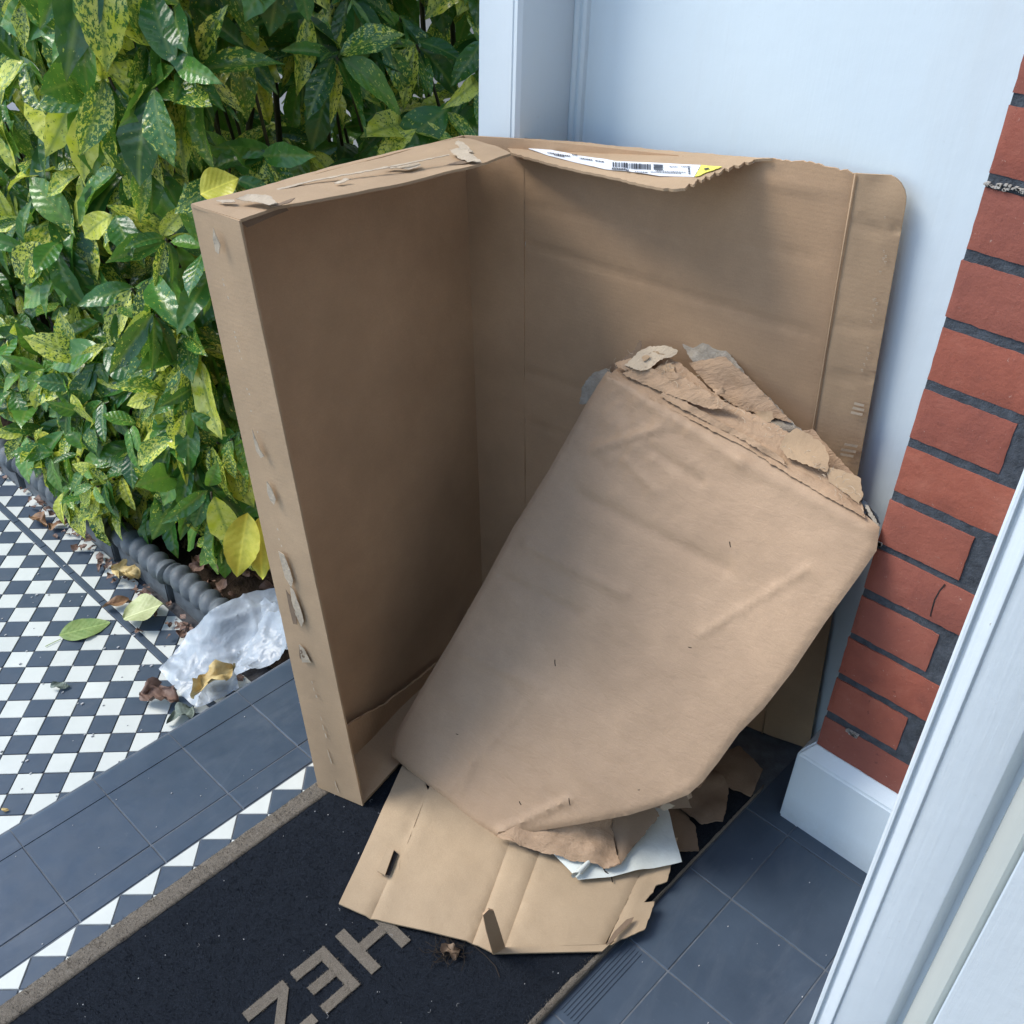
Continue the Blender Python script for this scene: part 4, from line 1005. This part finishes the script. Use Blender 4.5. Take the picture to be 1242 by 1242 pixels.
for k in range(95):       # low shoots hanging over the edging
    y_ = R.uniform(1.60, 3.2); x = R.uniform(.80, .90)+(.075 if y_ < 2.02 else 0); z_ = R.uniform(.10, .36)
    whorl(V((x, y_, z_)), V((-1, R.uniform(-.7, .2), R.uniform(-.1, .3))).normalized(), R.randint(5, 8), R.uniform(.09, .14), R.uniform(.9, 1.6)); tips.append(V((x, y_, z_)))
for k in range(22):       # the part where they hide the edging
    y_ = R.uniform(2.02, 2.4); x = R.uniform(.765, .81); z_ = R.uniform(.0, .12)
    whorl(V((x, y_, z_)), V((-1, R.uniform(-.7, .2), R.uniform(-.1, .3))).normalized(), R.randint(4, 7), R.uniform(.08, .125), R.uniform(1.2, 2)); tips.append(V((x, y_, z_)))
for k in range(45):       # and behind the box, towards the porch
    y_ = R.uniform(1.60, 1.70); x = R.uniform(.86, 1.9); z_ = R.uniform(.1, 2.0)
    whorl(V((x, y_, z_)), V((-.3, -1, .2)).normalized(), R.randint(5, 8), R.uniform(.10, .16), R.uniform(.8, 1.9)); tips.append(V((x, y_, z_)))
for k in range(640):      # inner leaves, darker because they are shaded
    x, y_, z_ = R.uniform(1.05, 2.2), R.uniform(1.9, 3.8), R.uniform(0, 2.1)
    whorl(V((x, y_, z_)), V((-.6, -.6, .3)).normalized(), 5, .13, .9)
def lv_score(l):
    q = to_px(l[0]+l[1]@V((0, .5*l[2], 0)))
    if q is None: return -1
    x, y_, d = q
    if not (-25 < x < 590 and -25 < y_ < 700): return -1
    if y_ > 250-(x-231)*.19 and x > 231+(y_-248)*.218: return -1    # behind the box
    if x > 575: return -1
    return l[2]/d*(1.0 if surf_depth(l[0].x, l[0].y) < .14 else .35)
sc_ = sorted(range(len(leaves)), key=lambda i: -lv_score(leaves[i]))
chosen = set(i for i in sc_[:300] if lv_score(leaves[i]) > 0)
mv, mf, mu, ma = [], [], [], []
for i, (c, M3, s, vi, rd) in enumerate(leaves):
    if i in chosen:
        o = bpy.data.objects.new('leaf', LM[vi]); o.matrix_world = Matrix.Identity(4)
        o.location = c; o.rotation_mode = 'QUATERNION'; o.rotation_quaternion = M3.to_quaternion(); o.scale = (s, s, s)
        COL.objects.link(o); o.parent = bush; o.matrix_parent_inverse = PW[bush.name]
    else:
        v, f, u = LV[vi]; k0 = len(mv)
        mv += [tuple(c+M3@(V(a)*s)) for a in v]; mf += [tuple(j+k0 for j in g_) for g_ in f]; mu += u; ma += [rd]*len(v)
o = obj('foliage', mesh('foliage', mv, mf, M_LEAFS, True, mu, {'rnd': ma}), bush); tag(o, kind='stuff')
# stems
for k in range(26):
    x, y_ = R.uniform(1.1, 2.0), R.uniform(1.95, 3.4); p = V((x, y_, -.14)); pts = [p.copy()]; d = V((R.uniform(-.06, .12), R.uniform(-.06, .12), 1))
    for j in range(9): d += V((R.uniform(-.12, .12), R.uniform(-.12, .12), 0)); p = p+d.normalized()*.22; pts.append(p.copy())
    tube(pts, [.011-.0008*j for j in range(10)], 7).build('stem', M_STEM, bush, True)
mb = MB()
for c in tips:
    if R.random() < .75:
        p1 = c+V((R.uniform(.04, .12), R.uniform(.04, .12), -R.uniform(.12, .3))); md = (c+p1)/2+V((.0, .0, .02)); tt = tube([p1, md, c], [.0042, .0034, .0026], 5); mb.add(tt.v, tt.f)
tag(mb.build('twigs', M_STEM, bush, True), kind='stuff')

# fallen leaves ----------------------------------------------------
def lay_leaf(name, tip_px, base_px, z, Wd, mt, label, curl=.1, fold=.15, wave=.05, lift=0, seed=0, roll=0, crumple=0, stalk=None, cat='leaf', grp=None):
    a, b_ = at_z(*base_px, z), at_z(*tip_px, z+lift); L = (b_-a).length
    v, f, u = leaf_mesh(name, mt, Wd, curl, fold, .01, 0, 14, 8, wave, seed)
    M3 = orient(b_-a, V((math.sin(roll)*.7, 0, 1)))
    vs = [a+M3@(V(p_)*L) for p_ in v]
    vs = [p_+V((noise.noise(p_*45+V((seed, 0, 0))), noise.noise(p_*45+V((0, seed, 5))), 1.1*abs(noise.noise(p_*38+V((9, seed, 0))))))*crumple for p_ in vs]
    mz = min(p_.z for p_ in vs); vs = [p_+V((0, 0, max(0, z+.0015-mz))) for p_ in vs]
    mm = mesh(name, vs, f, mt, True, u)
    o = obj(name, mm)
    if stalk:
        s_o = tube([at_z(*q_, z+.003) for q_ in stalk], .0009, 5).build('stalk', mt, o)
    return tag(o, label, cat, grp)
lay_leaf('fallen_leaf', (134, 756), (72, 772), PZ, .66, M_DGREEN, 'flat oval green leaf lying alone on the chequered path', .02, .05, .02, seed=3, stalk=[(74, 775), (65, 779), (55, 784)])
lay_leaf('fallen_leaf', (200, 733), (150, 752), PZ+.012, 1.05, M_DPALE, 'pale yellow-green broad leaf beside the rope edging', .05, .25, .05, lift=.02, seed=5, roll=.3)
lay_leaf('fallen_leaf', (166, 731), (124, 742), PZ, .38, M_DRUST, 'narrow rolled reddish-brown leaf left of the pale green leaf', .2, .7, .06, seed=6, crumple=.006)
lay_leaf('fallen_leaf', (172, 700), (138, 700), PZ+.01, .95, M_DTAN, 'crumpled gold-and-brown leaf against the edging, above the pale leaf', .3, .4, .14, seed=7, crumple=.02)
lay_leaf('fallen_leaf', (222, 852), (170, 850), PZ, .62, M_DBROWN, 'curled dark brown leaf on the path beside the white plastic', .3, .5, .14, seed=8, crumple=.018)
lay_leaf('fallen_leaf', (287, 812), (236, 852), PZ+.02, .48, M_DTAN, 'crisp yellow-tan dried leaf resting on the white plastic sheet', .2, .6, .12, seed=9, crumple=.014)
lay_leaf('fallen_leaf', (238, 860), (204, 880), PZ, .5, M_DGREY, 'dull grey-green shrivelled leaf tucked against the step', .2, .5, .12, seed=10, crumple=.012)
lay_leaf('fallen_leaf', (86, 834), (63, 836), PZ, .5, M_DGREY, 'small grey curled leaf on the middle of the chequered path', .3, .4, .1, seed=11, crumple=.006)
lay_leaf('fallen_leaf', (12, 985), (3, 984), PZ, .7, M_DTAN, 'tiny tan leaf crumb near the left end of the step', .3, .4, .1, seed=12, crumple=.005)
lay_leaf('fallen_leaf', (232, 765), (220, 778), PZ, .6, M_DBROWN, 'small purple-brown leaf at the rim of the white plastic', .4, .6, .14, seed=13, crumple=.01)
lay_leaf('fallen_leaf', (176, 768), (163, 770), PZ, .7, M_DBROWN, 'tiny brown crumpled leaf just below the pale green leaf', .3, .4, .1, seed=14, crumple=.008)
lay_leaf('fallen_leaf', (60, 640), (40, 632), PZ, .6, M_DRUST, 'orange-brown leaf on the path at the left under the bush', .3, .4, .1, seed=15, crumple=.012)
lay_leaf('fallen_leaf', (80, 635), (60, 645), PZ, .5, M_DRUST, 'reddish leaf touching the edging under the bush, right of the orange-brown one', .3, .4, .1, seed=16, crumple=.012)
# yellow leaves at the foot of the bush, part of it
for k, (tp_, bs, Wd, mt) in enumerate([((286, 704), (300, 622), .50, M_DYEL), ((318, 708), (314, 628), .38, M_DYEL), ((290, 214), (243, 236), .85, M_DYEL)]):
    z0, z1 = (.02, -.08) if k < 2 else (1.0, .98)
    yy = 1.50 if k < 2 else 1.62
    a, b_ = at_y(*bs, yy), at_y(*tp_, yy-.03); L = (b_-a).length
    v, f, u = leaf_mesh('l', mt, Wd, .2, .3, .012, 0, 14, 6, .03, k)
    M3 = orient(b_-a, (CAM-a).normalized()+V((0, 0, .5))); obj('leaf', mesh('leaf', [a+M3@(V(p_)*L) for p_ in v], f, mt, True, u), bush)
# a nest of fibres on the mat
cl = empty('leaf_clump', at_z(547, 1155, MT), 'tangled dry brown leaf clump on the mat below the flattened carton', 'debris')
v, f, u = leaf_mesh('l', None, .8, .3, .4, .01, 0, 12, 8, .2, 5); a, b_ = at_z(537, 1157, MT+.004), at_z(560, 1153, MT+.006); M3 = orient(b_-a, V((0, 0, 1))); L = (b_-a).length
vs = [a+M3@(V(p_)*L) for p_ in v]; vs = [p_+V((noise.noise(p_*60), noise.noise(p_*60+V((5, 0, 0))), abs(noise.noise(p_*60+V((0, 7, 0))))+.3))*.009 for p_ in vs]
obj('crumpled_leaf', mesh('crumpled_leaf', vs, f, M_SCRAP, True, u), cl)
mb = MB()
for k in range(34):
    p = at_z(R.uniform(528, 562), R.uniform(1150, 1162), MT+.006); pts = [p]; a_ = R.uniform(0, 6)
    for j in range(5): a_ += R.uniform(-.9, .9); pts.append(pts[-1]+V((math.cos(a_)*.006, math.sin(a_)*.006, R.uniform(-.001, .002))))
    tt = tube(pts, .0005, 4); mb.add(tt.v, tt.f)
tag(mb.build('fibres', M_THREAD, cl), kind='stuff')

# leaf litter in the bed and along the edging
mv, mf, mu = [], [], []
for k in range(900):
    if R.random() < .8: x, y_, z_ = R.uniform(.86, 1.7), R.uniform(1.46, 2.9), -.085
    else: x, y_, z_ = .775+R.gauss(0, .014), R.uniform(1.5, 2.75), PZ+.004
    v, f, u = leaf_mesh('l', None, R.uniform(.4, .8), R.uniform(0, .8), R.uniform(0, .6), .01, 0, 5, 4, .1, k)
    L = R.uniform(.02, .06) if z_ > -.1 else R.uniform(.008, .028); a_ = R.uniform(0, 6.28)
    M3 = orient(V((math.cos(a_), math.sin(a_), R.uniform(-.2, .3))), V((R.uniform(-.6, .6), R.uniform(-.6, .6), 1))); k0 = len(mv); c = V((x, y_, z_+R.uniform(0, .015)))
    P_ = [c+M3@(V(p_)*L) for p_ in v]; P_ = [p_+V((noise.noise(p_*60), noise.noise(p_*60+V((5, 0, 0))), abs(noise.noise(p_*50))))*L*.25 for p_ in P_]
    mv += P_; mf += [tuple(j+k0 for j in g_) for g_ in f]; mu += u
o = obj('leaf_litter', mesh('leaf_litter', mv, mf, M_DBROWN, True, mu)); tag(o, 'dry brown leaf litter over the soil and along the edging', 'leaf litter', kind='stuff')

# specks of grit on paving
mb = MB()
for k in range(150):
    x, y_ = R.uniform(.1, .78), R.uniform(1.4, 2.3); s_ = R.uniform(.001, .003); mb.box((x, y_, PZ), (x+s_*2, y_+s_, PZ+s_))
for k in range(60):
    x, y_ = R.uniform(.1, 1.15), R.choice([R.uniform(1.07, 1.36), R.uniform(.06, .47)]); s_ = R.uniform(.0005, .0013); mb.box((x, y_, .0), (x+s_*1.6, y_+s_, s_))
tag(mb.build('grit', M_LINT), 'pale grit specks scattered over the tiles', 'grit', kind='stuff')

# ================================================================== PLASTIC SHEETS
def ridge(p, f, s_=0):
    return 1-min(1, 2.2*abs(noise.noise(p*f+V((s_, s_*2, 3)))))
def pl_disp(p, u, v): return V((.003*noise.noise(p*30), .003*noise.noise(p*30+V((4, 0, 0))), .006*abs(fb(p*8, 3))+.0075*ridge(p, 13)**3+.0035*ridge(p, 29, 5)**2))
pts = [(193, 813, .004), (210, 797, .01), (230, 768, .04), (254, 744, .118), (270, 734, .125), (286, 727, .125), (312, 717, .125), (345, 713, .12), (360, 760, .10), (330, 790, .05), (286, 812, .02), (290, 835, .012), (262, 850, .01), (238, 862, .003), (215, 838, .003)]
o = sheet('plastic_sheet', [at_z(a, c_, PZ+z_) for a, c_, z_ in pts], M_PLAS, None, .0008, .0065, pl_disp, seed=101)
tag(o, 'flat cloudy white plastic sheet spread on the path beside the step', 'plastic sheet', 'discarded white plastic by the step')
def pc_disp(p, u, v): return V((.010*fb(p*14+V((3, 0, 0)), 2), .010*fb(p*14+V((0, 8, 0)), 2), .014*abs(fb(p*11, 3))+.014*ridge(p, 17, 2)**3+.006*ridge(p, 37, 7)**2))
pts = [(297, 745, .06), (310, 742, .09), (322, 728, .12), (330, 735, .11), (345, 728, .12), (360, 760, .12), (362, 790, .10), (330, 805, .06), (289, 829, .03), (285, 815, .03), (290, 790, .04), (303, 758, .05)]
o = sheet('plastic_bag', [at_z(a, c_, PZ+z_) for a, c_, z_ in pts], M_PLAS, None, .0008, .006, pc_disp, seed=102)
tag(o, 'crumpled brighter white plastic bag bunched against the box side', 'plastic bag', 'discarded white plastic by the step')
